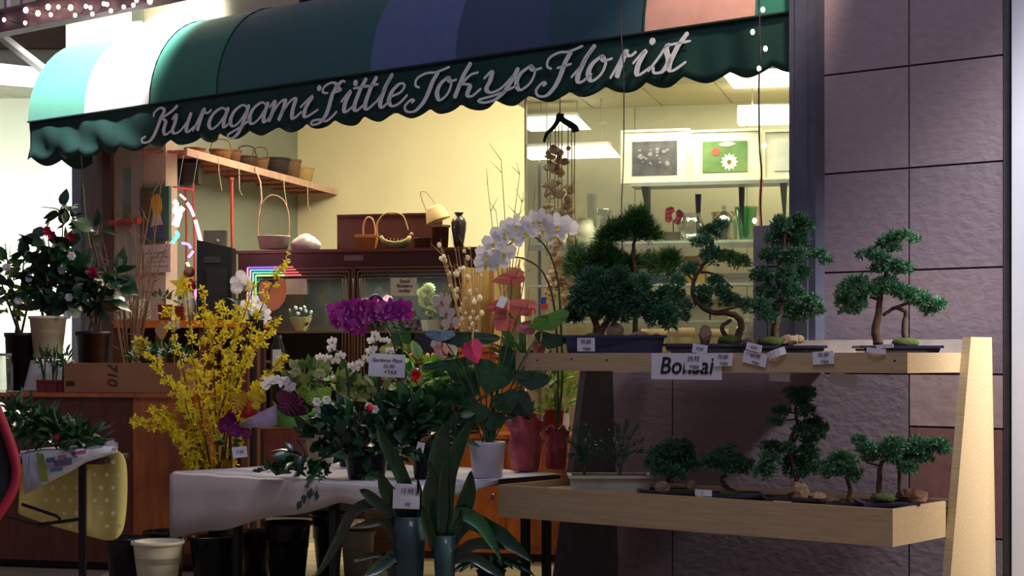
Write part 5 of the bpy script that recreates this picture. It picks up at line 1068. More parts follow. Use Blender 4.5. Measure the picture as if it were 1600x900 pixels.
branches('dense dry willow branches standing in the dark vase near the bird painting', 205, 14.4, 0, 620, [(150,370),(165,395),(180,345),(195,370),(210,350),(225,330),(240,300),(252,285),(235,380),(245,400),(215,400),(190,410),(255,395),(262,380),(178,420),(222,425),(240,430)], mat('willow', (128,96,66), .8, var=.4), .010, side=8, vm=black, vr=24, vh=170)
L = cnt(8,.2); t = thing('glass_jar', 'clear glass jar with a white highlight at the far left end of the counter', 'jar', L.o); MB().lathe([(.055,0),(.06,.02),(.06,.2),(.045,.24),(.045,.27)], 18, cap=False).build('body', vaseglass, t, True); MB().lathe([(.05,.265),(.05,.285)], 18).build('lid', C(160,160,150,.4), t)

# ------------------------------------------------------------------ polka-dot table with newspaper and wrapped bouquet
PZ = 1.0; pc = onz(130, 715, PZ)
pt = thing('side_table', 'black-framed folding table at the left under a yellow polka-dot cloth', 'table', (pc.x, pc.y, 0)); L = Loc(130, pc.y, 0); k = L.k
MB().box(-.75,-.02,PZ-.035,.12,.55,PZ-.01).build('tabletop', C(60,44,34,.6), pt)
MB().box(-.018,-.03,0,.018,.005,PZ-.035).build('leg', black, pt); MB().box(-.70,-.03,0,-.665,.005,PZ-.035).build('leg', black, pt)
MB().tube([L(34,788), L(88,806), L(93,810), L(93,818)], .009, 5).build('folding_brace', black, pt); MB().tube([L(60,820), L(128,811)], .010, 5).build('crossbar', black, pt); MB().tube([L(60,820), L(-20,800)], .010, 5).build('crossbar', black, pt)
yc = thing('polka_cloth', 'yellow cloth with white polka dots hanging over the back of the side table', 'tablecloth', (pc.x, pc.y, PZ)); L = Loc(130, pc.y, PZ)
rows = [[(30,700),(70,705),(110,706),(140,700),(160,698),(182,700),(197,712)],[(30,735),(70,738),(110,735),(140,730),(160,728),(182,730),(200,740)],[(28,775),(70,776),(110,778),(140,775),(160,772),(182,776),(200,780)],[(26,800),(60,812),(110,824),(140,835),(160,840),(182,840),(196,820)],[(28,803),(60,815),(110,830),(140,838),(160,844),(178,846),(190,836)]]
cols = [.10,.12,.10,.06,.12,.04,.08]
MBc = MB().sheet([[L(x, y, cols[i]+ .02*j) for i, (x, y) in enumerate(r_)] for j, r_ in enumerate(rows)]); co = MBc.build('cloth', C(244, 226, 134, .8, var=.08), yc, True, solid=.004)
sd = co.modifiers.new('smooth', 'SUBSURF'); sd.levels = 1; sd.render_levels = 2
dm = MB()
import itertools
for i in range(34):
    x = U(40,190); y = U(722,830)
    if y > 800 + (x-30)*.25: continue
    jj = x; c = L(x, y, .0)
for r_, q_ in itertools.product(range(6), range(9)):
    x = 44 + q_*19 + (r_%2)*9; y = 722 + r_*20
    if x > 192 or y > 806 + (x-30)*.2 or 122 < x < 138: continue
    dd = .085 + .03*((y-700)/140) if x < 125 else .06; c = L(x, y, dd - .012); o = len(dm.v)
    dm.add([(c.x + 3.4*L.k*math.cos(a_*math.pi/4), c.y, c.z + 3.4*L.k*math.sin(a_*math.pi/4)) for a_ in range(8)], [tuple(range(8))])
dm.build('polka_dots', C(232,222,170,.8), yc, kind='stuff')
npz = thing('newspaper', 'printed newspaper sheets hanging diagonally over the front of the side table', 'newspaper', (pc.x, pc.y, PZ)); L = Loc(130, pc.y, PZ)
g = [[L(32,705,.3),L(70,700,.3),L(110,697,.28),L(150,690,.25),L(178,690,.22)],[L(34,712,-.04),L(70,704,-.04),L(110,704,-.04),L(150,700,-.03),L(183,698,-.02)],[L(38,750,-.05),L(70,738,-.05),L(110,722,-.05),L(150,708,-.04),L(184,706,-.03)],[L(38,773,-.05),L(70,757,-.055),L(110,737,-.05),L(135,722,-.045),L(180,708,-.03)]]
MB().sheet(g).build('sheet', C(206,206,216,.8,var=.08,scale=30), npz, True, solid=.003)
for x0, x1, y0, y1, cc in ((56,68,708,752,(130,150,60)),(72,86,716,724,(96,104,150)),(84,112,720,730,(110,90,130)),(90,104,712,718,(196,120,130)),(112,134,706,712,(190,90,130)),(78,98,732,738,(100,110,150)),(44,46,712,762,(150,150,170)),(100,122,715,718,(150,150,180)),(136,160,700,703,(170,170,190))):
    sl = -.35 if x0 > 60 else .25
    MB().add([L(x0,y0,-.066),L(x1,y0+(x1-x0)*sl*.4,-.066),L(x1+ (8 if x0==56 else 0),y1+(x1-x0)*sl*.4,-.066),L(x0+(8 if x0==56 else 0),y1,-.066)], [(0,1,2,3)]).build('printed_block', C(*cc,.8), npz, solid=.001)
MB().add([L(160,690,.1), L(178,688,.08), L(184,692,0), L(184,700,-.035), L(180,706,-.04), L(172,700,-.02)], [(0,1,2,3,4,5)]).build('folded_corner', C(214,200,196,.8), npz, solid=.003)
wbq = thing('wrapped_greenery', 'bundle of green foliage in clear wrapping lying on the newspaper', 'bouquet', (pc.x, pc.y, PZ + .012)); L = Loc(130, pc.y, PZ + .012)
bush(wbq, L, [(60,668,36,18,95,.1),(100,676,32,15,85,.08),(130,684,24,10,55,.06),(35,656,28,20,70,.1),(12,645,22,20,50,.12),(148,688,8,6,12,.05)], [lf('leaf', mat('fern_leaf',(70,104,66),.6,var=.4,scale=12,bump=0), .025, .12), lf('leaf', leafdk, .03, .11)], up=-.1, ry=.08)
mb = MB(); [mb.tube([L(-20,655,.1), L(150-U(0,40),692-U(0,14),U(.0,.12))], .004, 4) for _ in range(16)]; mb.build('stems', leafdk, wbq, kind='stuff')
g = [[L(-20+i*28, 612 + i*14 + j*8 + 3*math.sin(i*2+j), .18 - .08*j) for i in range(6)] for j in range(5)]
MB().sheet(g).build('clear_wrap', glass('cellophane', (.9,.96,.95), .22, .85, .12), wbq, True)
MB().box(L(86,0).x,-.0,L(0,694).z,L(93,0).x,.01,L(0,678).z).build('red_band', red, wbq)

# ------------------------------------------------------------------ forsythia
L = Loc(350, 12.42, 0); t = thing('forsythia', 'tall spray of yellow forsythia branches standing behind the long table', 'flowers', L.o)
pot(t, L, 322, 378, 790, 885, black, .75, 'bucket', True)
fb = L(348, 800)
tips = [((300,640),(262,480)),((310,620),(290,440)),((295,660),(235,555)),((290,690),(205,655)),((320,600),(318,450)),((335,600),(330,490)),((345,590),(350,470)),((360,580),(375,480)),((350,620),(398,440)),((370,580),(446,402)),((370,600),(432,500)),((380,640),(440,560)),((300,700),(240,640)),((330,650),(300,560)),((350,680),(385,560)),((290,710),(262,640)),((310,690),(280,600)),((370,690),(410,600)),((340,700),(345,600)),((300,730),(275,680)),((360,720),(390,650)),((345,640),(410,520))]
for m_, e in tips:
    dl = -.55 if e[0] < 312 else 0; ps = crom([fb + Vector((U(-.08,.08),U(-.05,.05),0)), L(*m_, U(-.15,.1) + dl*.7), L(*e, U(-.2,.12) + dl)], 8); tw_ = MB().tube(ps, [.009,.003], 5).build('branch', C(92,70,40,.8), t)
    fl_ = MB(); n_ = len(ps)
    for i in range(6, n_):
        for _ in range(5):
            p = ps[i].lerp(ps[max(i-1,0)], R()) + rdir()*U(.01,.05)
            d = rdir(); r_ = U(.026,.044)
            for a_ in range(4):
                e_ = (d*.5 + Vector((math.cos(a_*1.57+d.x*3), -.3+d.y*.3, math.sin(a_*1.57+d.x*3)))).normalized(); diamond(fl_, p, e_, r_, r_*.6)
    fl_.build('blossoms', yellow, tw_, kind='stuff')
MB().sheet([[L(238,640,.1),L(262,640,-.1),L(292,650,-.18)],[L(262,690,.1),L(280,690,-.1),L(305,690,-.18)],[L(292,742,.1),L(300,745,-.08),L(318,750,-.14)]]).build('clear_wrap', glass('cellophane_two', (.98,.9,.7), .15, .9, .15), t, True)

# ------------------------------------------------------------------ plants on the long table
L = tab(445, 724); L = Loc(445, 12.1, TT); t = thing('mixed_bouquet', 'terracotta pot of mixed bright flowers in lime and lavender wrapping', 'bouquet', L.o)
yb = HY + (EYE - TT)/L.k; pot(t, L, 409, 482, 668, yb, terra, .72)
g = [[L(372+i*17, 646 - 8*math.sin(i) + j*12, -.22+.03*j) for i in range(5)] for j in range(3)]; MB().sheet([[L(372,664,-.2),L(395,650,-.24),L(415,640,-.24),L(432,632,-.22)],[L(385,668,-.2),L(400,668,-.25),L(418,668,-.25),L(434,664,-.22)]]).build('lavender_paper', C(176,156,180,.6), t, True, solid=.003)
MB().sheet([[L(430,640,-.22),L(455,652,-.27),L(480,648,-.24),L(505,630,-.15)],[L(434,664,-.2),L(455,670,-.25),L(480,668,-.22),L(500,660,-.12)]]).build('lime_paper', C(96,160,50,.6), t, True, solid=.003)
MB().sheet([[L(495,606,-.1),L(518,604,-.1)],[L(498,632,-.1),L(517,630,-.1)]]).build('lime_corner', C(140,190,70,.6), t, solid=.003)
MB().sheet([[L(384,632,-.15),L(394,626,-.2),L(402,640,-.2)],[L(374,652,-.15),L(384,654,-.2),L(396,650,-.2)]]).build('red_paper', C(206,44,44,.5), t, True, solid=.003)
for p_, me, r_ in [((455,632,-.22), fm('mum', C(110,36,70,.6), C(70,20,50,.6)), 20), ((443,620,-.18), fm('mum', C(130,60,96,.6), C(80,30,60,.6)), 12), ((470,645,-.2), fm('mum', C(96,30,60,.6)), 12),
   ((378,628,-.1), fm('mum', C(216,176,40,.6)), 18), ((398,618,-.15), fm('mum', C(232,206,30,.6)), 11), ((410,622,-.15), fm('rose', C(232,206,30,.6)), 8), ((400,634,-.22), fm('rose', C(236,210,30,.6)), 7),
   ((352,664,-.05), fm('rose', C(140,30,110,.6)), 14), ((368,672,-.08), fm('rose', C(146,40,116,.6)), 12), ((360,655,-.05), fm('rose', C(120,20,96,.6)), 12), ((384,676,-.08), fm('rose', C(156,50,120,.6)), 10),
   ((420,598,-.1), fm('orchid', petalw), 13), ((440,594,-.1), fm('orchid', petalw), 12), ((452,600,-.1), fm('orchid', C(226,206,216,.6)), 12), ((500,645,-.16), fm('rose', C(222,212,220,.6)), 12), ((488,622,-.1), fm('mum', C(160,190,80,.6)), 13), ((475,612,-.1), fm('mum', C(150,186,70,.6)), 11)]:
    flower(t, 'flower', me, L(*p_), r_*L.k, U(-.3,.3), U(-.2,.2), U(0,6))
bush(t, L, [(450,650,30,12,24),(480,635,20,16,18),(360,690,10,18,10)], [lf('leaf', leafmd, .04, .10)])
MB().tube([L(362,735), L(360,670)], .006, 5).build('magenta_stems', stemg, t)
tag('small price tag on the magenta blooms left of the terracotta pot', FRO(11.95), 363, 698, 386, 715, ('7.95',), -6)
# gardenia
L = tab(572, 746); t = thing('gardenia', 'dense dark glossy-leaved gardenia filling the middle of the long table', 'plant', L.o); pot(t, L, 535, 610, 700, 747, blackpl, .75)
gk = [lf('leaf', leafblk, .075, .14, .5), lf('leaf', leafblk, .06, .11, .35), lf('leaf', leafdk, .065, .12, .4)]
bush(t, L, [(560,665,60,34,95),(622,664,54,32,80),(515,685,42,28,60),(580,700,76,30,95),(480,715,26,14,20),(640,698,38,28,44)], gk, up=.35, ry=.3)
for p_ in ((495,628),(510,625),(585,640),(576,636)): flower(t, 'bud', fm('rose', petalw), L(*p_, -.2), .03)
MB().ball(L(578,638,-.2), .03, 7, 5).build('red_bud', red, t)
t = thing('trailing_ivy', 'small-leaved green ivy trailing over the front edge of the white table cover', 'ivy', tab(470, 748).o); L = tab(470, 748)
bush(t, L, [(420,738,20,5,26),(450,735,20,7,30),(480,735,18,9,34),(500,740,14,9,24)], [lf('leaf', leafmd, .04, .06), lf('leaf', leafdk, .045, .06)], up=.6, ry=.08)
bush(t, L, [(492,752,7,12,16,-.12),(497,765,5,8,9,-.14),(590,745,10,6,8,-.1),(575,742,8,5,8,-.1)], [lf('leaf', leafmd, .04, .06)], up=-.6, ry=.04)
for p0_, p1_ in (((500,745),(496,775)),((500,760),(470,785)),((590,745),(578,765))): MB().tube(crom([L(*p0_,-.12), L((p0_[0]+p1_[0])/2, (p0_[1]+p1_[1])/2-3, -.18), L(*p1_,-.18)], 4), .003, 4).build('runner', stemg, t)
for p_ in ((484,765),(497,766),(475,772),(470,782)): link('leaf', gk[1], t, orient(L(*p_, -.18), (R()-.5,-.3,-1), (0,-1,0), .6))
# plant in black pot with tag, beside the white pot
L = tab(676, 746); t = thing('potted_plant', 'bushy mid-green plant in a black pot with a small hanging tag', 'plant', L.o); pot(t, L, 640, 714, 692, 747, blackpl, .8)
bush(t, L, [(670,668,36,22,46),(690,640,38,26,46),(650,640,34,24,36),(700,680,20,14,16)], [lf('leaf', leafdk, .06, .12), lf('leaf', leafmd, .05, .11), lf('leaf', leafdk, .08, .15)], up=.7, ry=.2)
tag('tiny white tag hanging on the black pot right of the gardenia', FRO(L.D - .17), 651, 691, 663, 707, ('2',), 12)
# tall pink anthurium
def biganth(mbm, name, t, p, ang, s, m, spad): 
    pass
L = tab(762, 745); t = thing('pink_anthurium', 'tall pink anthurium with broad dark leaves in a white ceramic pot', 'plant', L.o)
pot(t, L, 733, 790, 690, 746, C(206,202,214,.35,var=.04), .82, lip=False, n=26)
b0 = L(762, 696)
def heart(name, m, cx, cy, w_, h_, ang, dy=0, spx=True, droop=.25, n=14, tip=True, yaw=0):
    c = L(cx, cy, dy); mb = MB(); o = [Vector((0, 0, 0))]; 
    for i in range(n + 1):
        a = 2*math.pi*i/n; x = math.sin(a)*.5*(1 - .0*math.cos(a)); z = .5*math.cos(a); z -= .16*math.exp(-((a if a < math.pi else 2*math.pi - a)/.5)**2)
        if abs(a - math.pi) < .5: z -= .12*(1 - abs(a-math.pi)/.5)
        x *= (1 + .18*math.cos(a)); o.append(Vector((x, droop*(abs(x)*1.6 - .25 + (i % 2) * .12) + max(0,-z)*.05, z)))
    if abs(ang) > 60: w_, h_ = h_, w_
    M = Matrix.Translation(c) @ Matrix.Rotation(yaw, 4, 'Z') @ Matrix.Rotation(math.radians(ang), 4, 'Y') @ Matrix.Diagonal((w_*L.k, w_*L.k, h_*L.k, 1))
    mb.add([M @ v for v in o], [(0, i+1, i+2) for i in range(n)]); ob = mb.build(name, m, t, False, solid=.004)
    if spx: e = M @ Vector((0,-.05,.15)); MB().tube([e, e + Vector((.01, -.05, .05)), e + Vector((.015,-.06,.11))], [.008,.005], 6).build('spadix', C(226,180,120,.6), ob)
    return c
def stemto(c, bend=0, m=stemg, r=.006): MB().tube(crom([b0 + Vector((U(-.04,.04),U(-.04,.04),0)), b0.lerp(c, .55) + Vector((bend,0,.05)), c], 6), [r, r*.6], 5).build('stem', m, t)
for a in [(pink,800,434,54,22,80,-.1),(pink,815,480,62,26,95,-.15),(pink,788,500,40,34,40,-.12),(pink,775,478,34,16,70,-.05),(hotpink,738,546,32,38,-20,-.2),(C(226,130,140,.4),824,512,32,22,90,-.1),(pink,842,545,20,30,10,-.05),(C(220,150,150,.5),690,545,24,26,20,0)]:
    c = heart('flower', a[0], *a[1:7], droop=.15); stemto(c, U(-.05,.05))
for a in [(leafblk,722,527,118,24,3,-.2),(C(96,126,150,.3,coat=.5),688,523,46,18,2,-.22),(leafdk,705,568,90,20,-8,-.15),(mat('leaf_bright',(96,150,60),.35,var=.3,scale=8,trans=.2,bump=0,coat=.4),858,500,66,28,-18,-.15),(leafdk,860,530,50,26,10,-.1),(leafdk,770,585,62,52,20,-.1),(leafdk,730,600,46,40,-30,-.05),(leafblk,832,592,54,30,8,-.25),(leafdk,800,560,50,34,35,0),(leafmd,715,580,34,30,10,0),(leafdk,790,625,46,36,-20,-.1),(leafdk,740,640,50,40,30,-.08),(leafblk,812,630,40,44,-40,-.05),(leafdk,770,655,40,34,10,-.05),(leafblk,850,560,50,20,25,0)]:
    c = heart('leaf', a[0], *a[1:7], spx=False, droop=.13); stemto(c, U(-.06,.06), leafdk)
MB().add([L(782,462,-.2),L(794,466,-.2),L(786,482,-.2),L(775,478,-.2)], [(0,1,2,3)]).build('paper_tag', paper, t, solid=.003)
# pink foil pots and the tall white moth orchid
foil = mat('pink_foil', (206, 96, 116), .35, var=.45, scale=14, bump=.9, metal=.2)
def foilpot(label, L, x0, x1, y0, y1, name='foil_wrapped_pot', extra=None):
    t = thing(name, label, 'plant', L.o); a, c = L(x0,y0), L(x1,y1); r = (c.x-a.x)/2; cx = (a.x+c.x)/2; n = 28; mb = MB(); prof = [(.7,0),(.8,.15),(.86,.3),(.9,.42),(.92,.52),(.9,.6),(.8,.68),(.86,.76),(1.0,.84),(1.1,.92),(1.2,1.0)]; vs = []; fs = []
    for i, (rr, zz) in enumerate(prof):
        for k_ in range(n):
            a_ = 2*math.pi*k_/n; j = 1 + (.12 if i > 6 else .05)*math.sin(k_*2.4+i) + U(-.07,.07) ; vs.append((cx + r*rr*j*math.cos(a_), r*rr*j*math.sin(a_), c.z + (a.z-c.z)*zz*(1 + (.08*math.sin(k_*1.7) if i == 10 else 0))))
    for i in range(len(prof)-1):
        for k_ in range(n): k2 = (k_+1)%n; fs.append((i*n+k_, i*n+k2, (i+1)*n+k2, (i+1)*n+k_))
    mb.add(vs, fs); mb.build('foil_wrap', foil, t, True); MB().lathe([(r*.6,.0),(r*.72,(a.z-c.z)*.8)], 14, (cx,0,c.z+.003)).build('inner_pot', C(60,44,40,.7), t)
    if extra: extra(t, L, Vector((cx, 0, c.z + (a.z-c.z)*.8)))
    return t
L = Loc(818, 11.55, TT); yb = HY + (EYE-TT)/L.k
foilpot('larger pot wrapped in crinkled pink foil beside the white ceramic pot', L, 793, 848, 652, yb, extra=lambda t, L, b: bush(t, L, [(818,650,22,12,20)], [lf('leaf', leafdk, .05, .10)], up=.8))
def morchid(stems, fls, r, me, leaves=True, buds=(), sm=C(50,58,36,.5)):
    def f(t, L, b):
        for s_ in stems: MB().tube(crom([b] + [L(*p) for p in s_], 7), [.009,.005], 6).build('flower_stem', sm, t)
        for p_ in fls: flower(t, 'flower', me, L(p_[0], p_[1], p_[2] if len(p_) > 2 else -.04), r*L.k*U(.9,1.1), U(-.5,.5), U(-.2,.25), U(-.3,.3))
        if leaves: 
            for k_ in range(5): link('leaf', lf('leaf', leafmd, .08, .24, .6), t, orient(b, (math.cos(k_*1.3), math.sin(k_*1.3), .5)))
        for p_ in buds: MB().ball(L(*p_), .018, 7, 5, 1.3).build('bud', C(150,160,110,.5), t)
    return f
L = Loc(868, 11.75, TT); yb = HY + (EYE-TT)/L.k
foilpot('smaller pink foil pot carrying a tall arching white moth orchid', L, 848, 888, 668, yb, 'white_moth_orchid', morchid(
  [[(878,600),(876,500),(870,430),(852,385),(825,368),(790,385),(765,405)],[(872,600),(866,480),(848,425),(820,405),(800,402)]],
  [(762,398),(772,380),(788,364),(776,408),(800,372),(806,352),(822,362),(832,346),(850,358),(872,352),(868,368),(788,396),(845,344),(760,412),(884,358)], 20, fm('orchid', petalw, C(226,206,90,.5))))
L = Loc(876, 11.9, TT); L = Loc(886, CB.back(.3).hit(860, HY).y, ZB_); t = thing('beige_dried_flowers', 'cluster of cream dried flowers on a stalk beside the bushy juniper', 'flowers', cab(878).o); L = cab(878)
MB().lathe([(.05,0),(.06,.16)], 12).build('vase', whitepl, t); MB().tube([(0,0,.1), L(878,470)], .008, 5).build('stem', twigl, t)
for p_ in ((868,435),(880,430),(892,440),(898,450),(888,458),(874,450),(865,465),(880,470),(895,468),(870,420),(858,455),(852,470),(886,420)): flower(t, 'flower', fm('rose', C(214,186,130,.7)), L(*p_, U(-.05,.05)), 8*L.k, U(-.5,.5), 0, U(0,6))
# purple and small white orchids behind the gardenia
def orch(label, px, D, stems, fls, r, me, name, z0=TT, pm=blackpl, buds=(), pw=18, ph=50):
    L = Loc(px, D, z0); t = thing(name, label, 'orchid', L.o); yb = HY + (EYE-z0)/L.k; pot(t, L, px-pw, px+pw, yb-ph, yb, pm, .8); morchid(stems, fls, r, me, True, buds)(t, L, L(px, yb-ph+6)); return t
orch('deep purple moth orchid in full bloom above the gardenia', 618, 11.7, [[(624,600),(628,550),(620,515),(600,492),(565,490),(530,495)],[(622,600),(616,540),(600,505),(560,500)]],
  [(524,485),(538,480),(552,478),(565,484),(530,500),(545,498),(560,505),(575,495),(560,516),(572,482),(588,488),(545,486),(598,484),(610,480),(622,486),(628,480),(616,492),(604,492),(555,492),(567,500),(535,505),(550,510),(585,478),(592,494),(630,492),(540,492),(562,478),(608,490)], 15, fm('orchid', purple, C(176,60,150,.5)), 'purple_orchid')
orch('small white moth orchid left of the handwritten card', 545, 12.0, [[(545,620),(540,570),(525,548),(505,558)],[(545,610),(555,580),(565,565)]],
  [(500,558),(518,543),(512,560),(524,564),(532,556),(519,533),(550,572),(562,568),(556,576),(572,560),(579,548),(582,532)], 8, fm('orchid', petalw, C(220,214,150,.5)), 'small_white_orchid')
orch('pale pink-hearted moth orchid right of the purple one', 702, 12.15, [[(706,580),(704,530),(690,495),(660,482)]], [(698,488),(690,470),(704,505),(690,538),(700,545)], 15, fm('orchid', C(226,214,196,.5), C(196,90,110,.5)), 'pale_orchid', buds=((662,483),(672,486),(680,490)))
orch('white orchid spike standing between the cane handle and the purple blooms', 590, 11.9, [[(590,600),(588,540),(587,505)]], [(586,522),(592,530),(604,532),(608,548),(584,545),(613,548)], 7, fm('orchid', petalw, C(220,214,150,.5)), 'white_orchid_spike')
L = tab(598, 728); t = thing('cane', 'black hooked cane standing upright among the purple orchid blooms', 'cane', L.o); L = Loc(598, L.D, TT)
hk = crom([L(603,498,-.1), L(600,476,-.1), L(590,463,-.1), L(580,466,-.1), L(576,480,-.1), L(580,500,-.1), L(588,530,-.1), L(592,600,-.05), (0,0,0)], 7); MB().tube(hk, .013, 8).build('handle_and_shaft', black, t, True); MB().tube([L(588,489,-.13), L(596,508,-.13)], .003, 4).build('metal_strip', C(200,200,200,.3,metal=.8), t)
MB().lathe([(.02,0),(.014,.03)], 10).build('ferrule', C(60,60,60,.4), t)
CPn = FRO(11.35); tag('large tilted handwritten price card reading Gardenia Plant 35.00', CPn, 576, 553, 633, 589, ('Gardenia Plant', '35.00', '+TAX'), 3, sz=.22, tm=C(70,62,100,.8), name='price_card')
t = thing('card_stake', 'black stake that holds up the handwritten gardenia price card', 'stake', (P(593,589,11.38).x, 11.38, TT)); MB().tube([(0,0,0), (0,0,P(593,585,11.38).z-TT)], .008, 6).build('rod', black, t); MB().ball((0,0,P(593,584,11.38).z-TT), .012, 6, 4).build('clip', black, t)
L = cab(434); L = Loc(434, 12.6, TT); 
t = thing('black_bottle', 'black bottle with a white paper label in front of the cooler', 'bottle', L.o); L = tab(434, 722); t.location = L.o
MB().lathe([(.055,0),(.055,L(0,560).z-.12),(.05,L(0,545).z),(.03,L(0,530).z),(.03,L(0,524).z)], 16).build('body', black, t, True); MB().box(-.03,-.062,L(0,580).z,.03,-.05,L(0,546).z).build('label', paper, t)
# greenery behind
def greens(label, L, pw, ph, pm, ells, kinds, up=.5, fl=(), name='potted_plant', ry=.2):
    t = thing(name, label, 'plant', L.o); yb = HY + (EYE - L.o.z)/L.k; pot(t, L, L.px-pw, L.px+pw, yb-ph, yb, pm, .8); MB().tube([L(L.px, yb-ph+4), L(ells[0][0], ells[0][1])], .01, 5).build('stem', stemg, t)
    bush(t, L, ells, kinds, up=up, ry=ry)
    for me, x, y, r_ in fl: flower(t, 'flower', me, L(x, y, -.2), r_*L.k, U(-.5,.5), 0, U(0,6)); 
    return t
varl = mat('leaf_pale', (136, 150, 96), .55, var=.4, scale=10, trans=.2, bump=0)
greens('pale green hydrangea foliage behind the bright mixed bouquet', Loc(500, 12.45, TT), 26, 50, C(196,186,160,.6), [(480,590,30,20,36),(520,600,34,24,44),(545,620,24,24,26),(470,615,20,20,18)], [lf('leaf', varl, .07, .11), lf('leaf', leafmd, .06, .10)], fl=[(fm('rose', C(196,206,160,.6)), 500, 585, 10), (fm('rose', C(186,196,150,.6)), 462, 583, 9)])
greens('yellow-green leafy plant behind the price card stake', Loc(610, 12.3, TT), 22, 46, terra, [(600,610,34,22,40),(640,600,28,24,30),(570,620,24,18,22)], [lf('leaf', leafmd, .05, .09), lf('leaf', varl, .05, .09)], up=.8)
greens('small red anthurium with bright green leaves behind the gardenia', cab(670), 22, 44, terra, [(660,575,22,20,14),(690,590,30,22,22),(650,610,26,20,18),(640,545,16,10,5)], [lf('leaf', leafmd, .09, .16), lf('leaf', leafdk, .09, .16), lf('leaf', mat('leaf_vivid',(110,180,60),.4,var=.3,scale=10,trans=.25,bump=0), .08, .18)], fl=[(fm('rose', C(206,30,36,.4)), 650, 588, 11), (fm('rose', C(214,60,50,.4)), 708, 583, 7)])
greens('leafy plant with curled red and white bracts left of the tall anthurium', cab(730), 24, 44, blackpl, [(720,610,30,24,26),(750,600,26,26,22),(700,625,20,16,12)], [lf('leaf', leafdk, .08, .14), lf('leaf', leafmd, .07, .12)], fl=[(fm('star', C(206,50,60,.4)), 722, 598, 8), (fm('star', C(214,70,70,.4)), 732, 600, 8), (fm('star', petalw), 706, 598, 6), (fm('star', C(206,50,60,.4)), 757, 595, 8), (fm('star', petalw), 715, 575, 5)])
greens('bright yellow-green fine-leaved plant under the left end of the upper shelf', cab(868), 20, 40, terra, [(868,600,24,18,60),(880,625,22,20,60),(856,640,18,14,34),(885,590,14,8,20)], [lf('leaf', leaflt, .025, .09), lf('leaf', mat('leaf_lime',(150,180,50),.5,var=.3,scale=10,trans=.3,bump=0), .025, .08)], up=.3)
greens('tall stalked dark plant behind the tall pink anthurium', cab(815), 20, 40, blackpl, [(815,560,30,36,22),(790,600,26,30,20),(840,600,24,26,16)], [lf('leaf', leafdk, .07, .2), lf('leaf', leafmd, .05, .18)], up=.7)
L = cab(850); t = thing('blue_red_packet', 'small blue and red striped packet beside the beige dried flowers', 'packet', P(850, 484, 12.6)); L = Loc(850, 12.6, t.location.z)
MB().box(-5*L.k,-.02,0,6*L.k,.02,9*L.k).build('lower_half', C(190,60,60,.5), t); MB().box(-5*L.k,-.02,9*L.k,3*L.k,.02,19*L.k).build('upper_half', C(40,60,170,.5), t)
MB().tube([(0,.03,-(t.location.z-ZB_)+.002), (0,.03,.05)], .004, 5).build('pick_stick', twigl, t)

# ------------------------------------------------------------------ strap-leaved plants in teal vases in the foreground
teal = mat('teal_vase', (38, 72, 74), .55, var=.25, scale=6, bump=.1, coat=.3)
def strap(t, L, pts, w_, m=strapm, dy0=0, dy1=0, name='leaf'):
    ps = crom([L(x, y, dy0 + (dy1-dy0)*i/(len(pts)-1)) for i, (x, y) in enumerate(pts)], 5); n = len(ps) - 1; vs = []; fs = []
    for i, p in enumerate(ps):
        d = (ps[min(i+1,n)] - ps[max(i-1,0)]).normalized(); s_ = d.cross(Vector((0,1,0)))
        s_ = s_.normalized() if s_.length > .01 else Vector((1,0,0)); u = i/n; ww = w_*L.k*.5*min(1, .45+u*2.2)*(1 if u < .55 else max(.03, 1-((u-.55)/.45)**1.7))
        vs += [p - s_*ww + Vector((0,-.012*1,0)), p + Vector((0,.01,0)), p + s_*ww + Vector((0,-.012,0))]
    for i in range(n): a = 3*i; fs += [(a,a+1,a+4,a+3),(a+1,a+2,a+5,a+4)]
    MB().add(vs, fs).build(name, m, t, True)
def vasec(t, L, x0, x1, y0, m=teal):
    yb = HY + (EYE - L.o.z)/L.k; a, c = L(x0,y0), L(x1,yb); r = (c.x-a.x)/2; h = a.z - c.z; MB().lathe([(r*.62,0),(r*.68,h*.1),(r*.92,h*.7),(r,h),(r*.93,h),(r*.85,h*.7)], 22, ((a.x+c.x)/2,0,c.z)).build('vase', m, t, True)
brownl = mat('strap_leaf_brown', (62, 66, 44), .4, col2=(40, 46, 32), scale=4, stretch=(14,14,1), bump=.05)
L = Loc(640, 9.7, 0); t = thing('strap_leaf_plant', 'left cast-iron plant with long arching dark straps in the tall teal vase', 'plant', L.o); vasec(t, L, 614, 666, 806)
for p_, w_, m in [([(642,815),(640,780),(622,730),(600,690),(588,655)],22,strapm),([(636,830),(622,790),(604,765),(592,735)],26,strapm),([(634,835),(612,800),(590,785),(572,770),(562,765)],18,leafblk),
   ([(630,860),(610,800),(585,785),(552,800),(528,845),(505,885),(490,905)],17,brownl),([(632,870),(618,845),(600,815),(570,820),(545,825)],15,brownl),([(628,890),(612,872),(590,866),(560,874),(552,878)],10,brownl),([(650,815),(652,790),(656,770),(652,745)],10,leafblk),([(655,830),(660,800),(668,770),(680,745),(690,735)],16,strapm),([(640,850),(600,880),(565,905)],20,leafblk)]:
    strap(t, L, p_, w_, m, 0, -.12)
L = Loc(695, 9.6, 0); t = thing('strap_leaf_plant', 'right cast-iron plant with broad upright straps in the shorter teal vase', 'plant', L.o); vasec(t, L, 677, 713, 836)
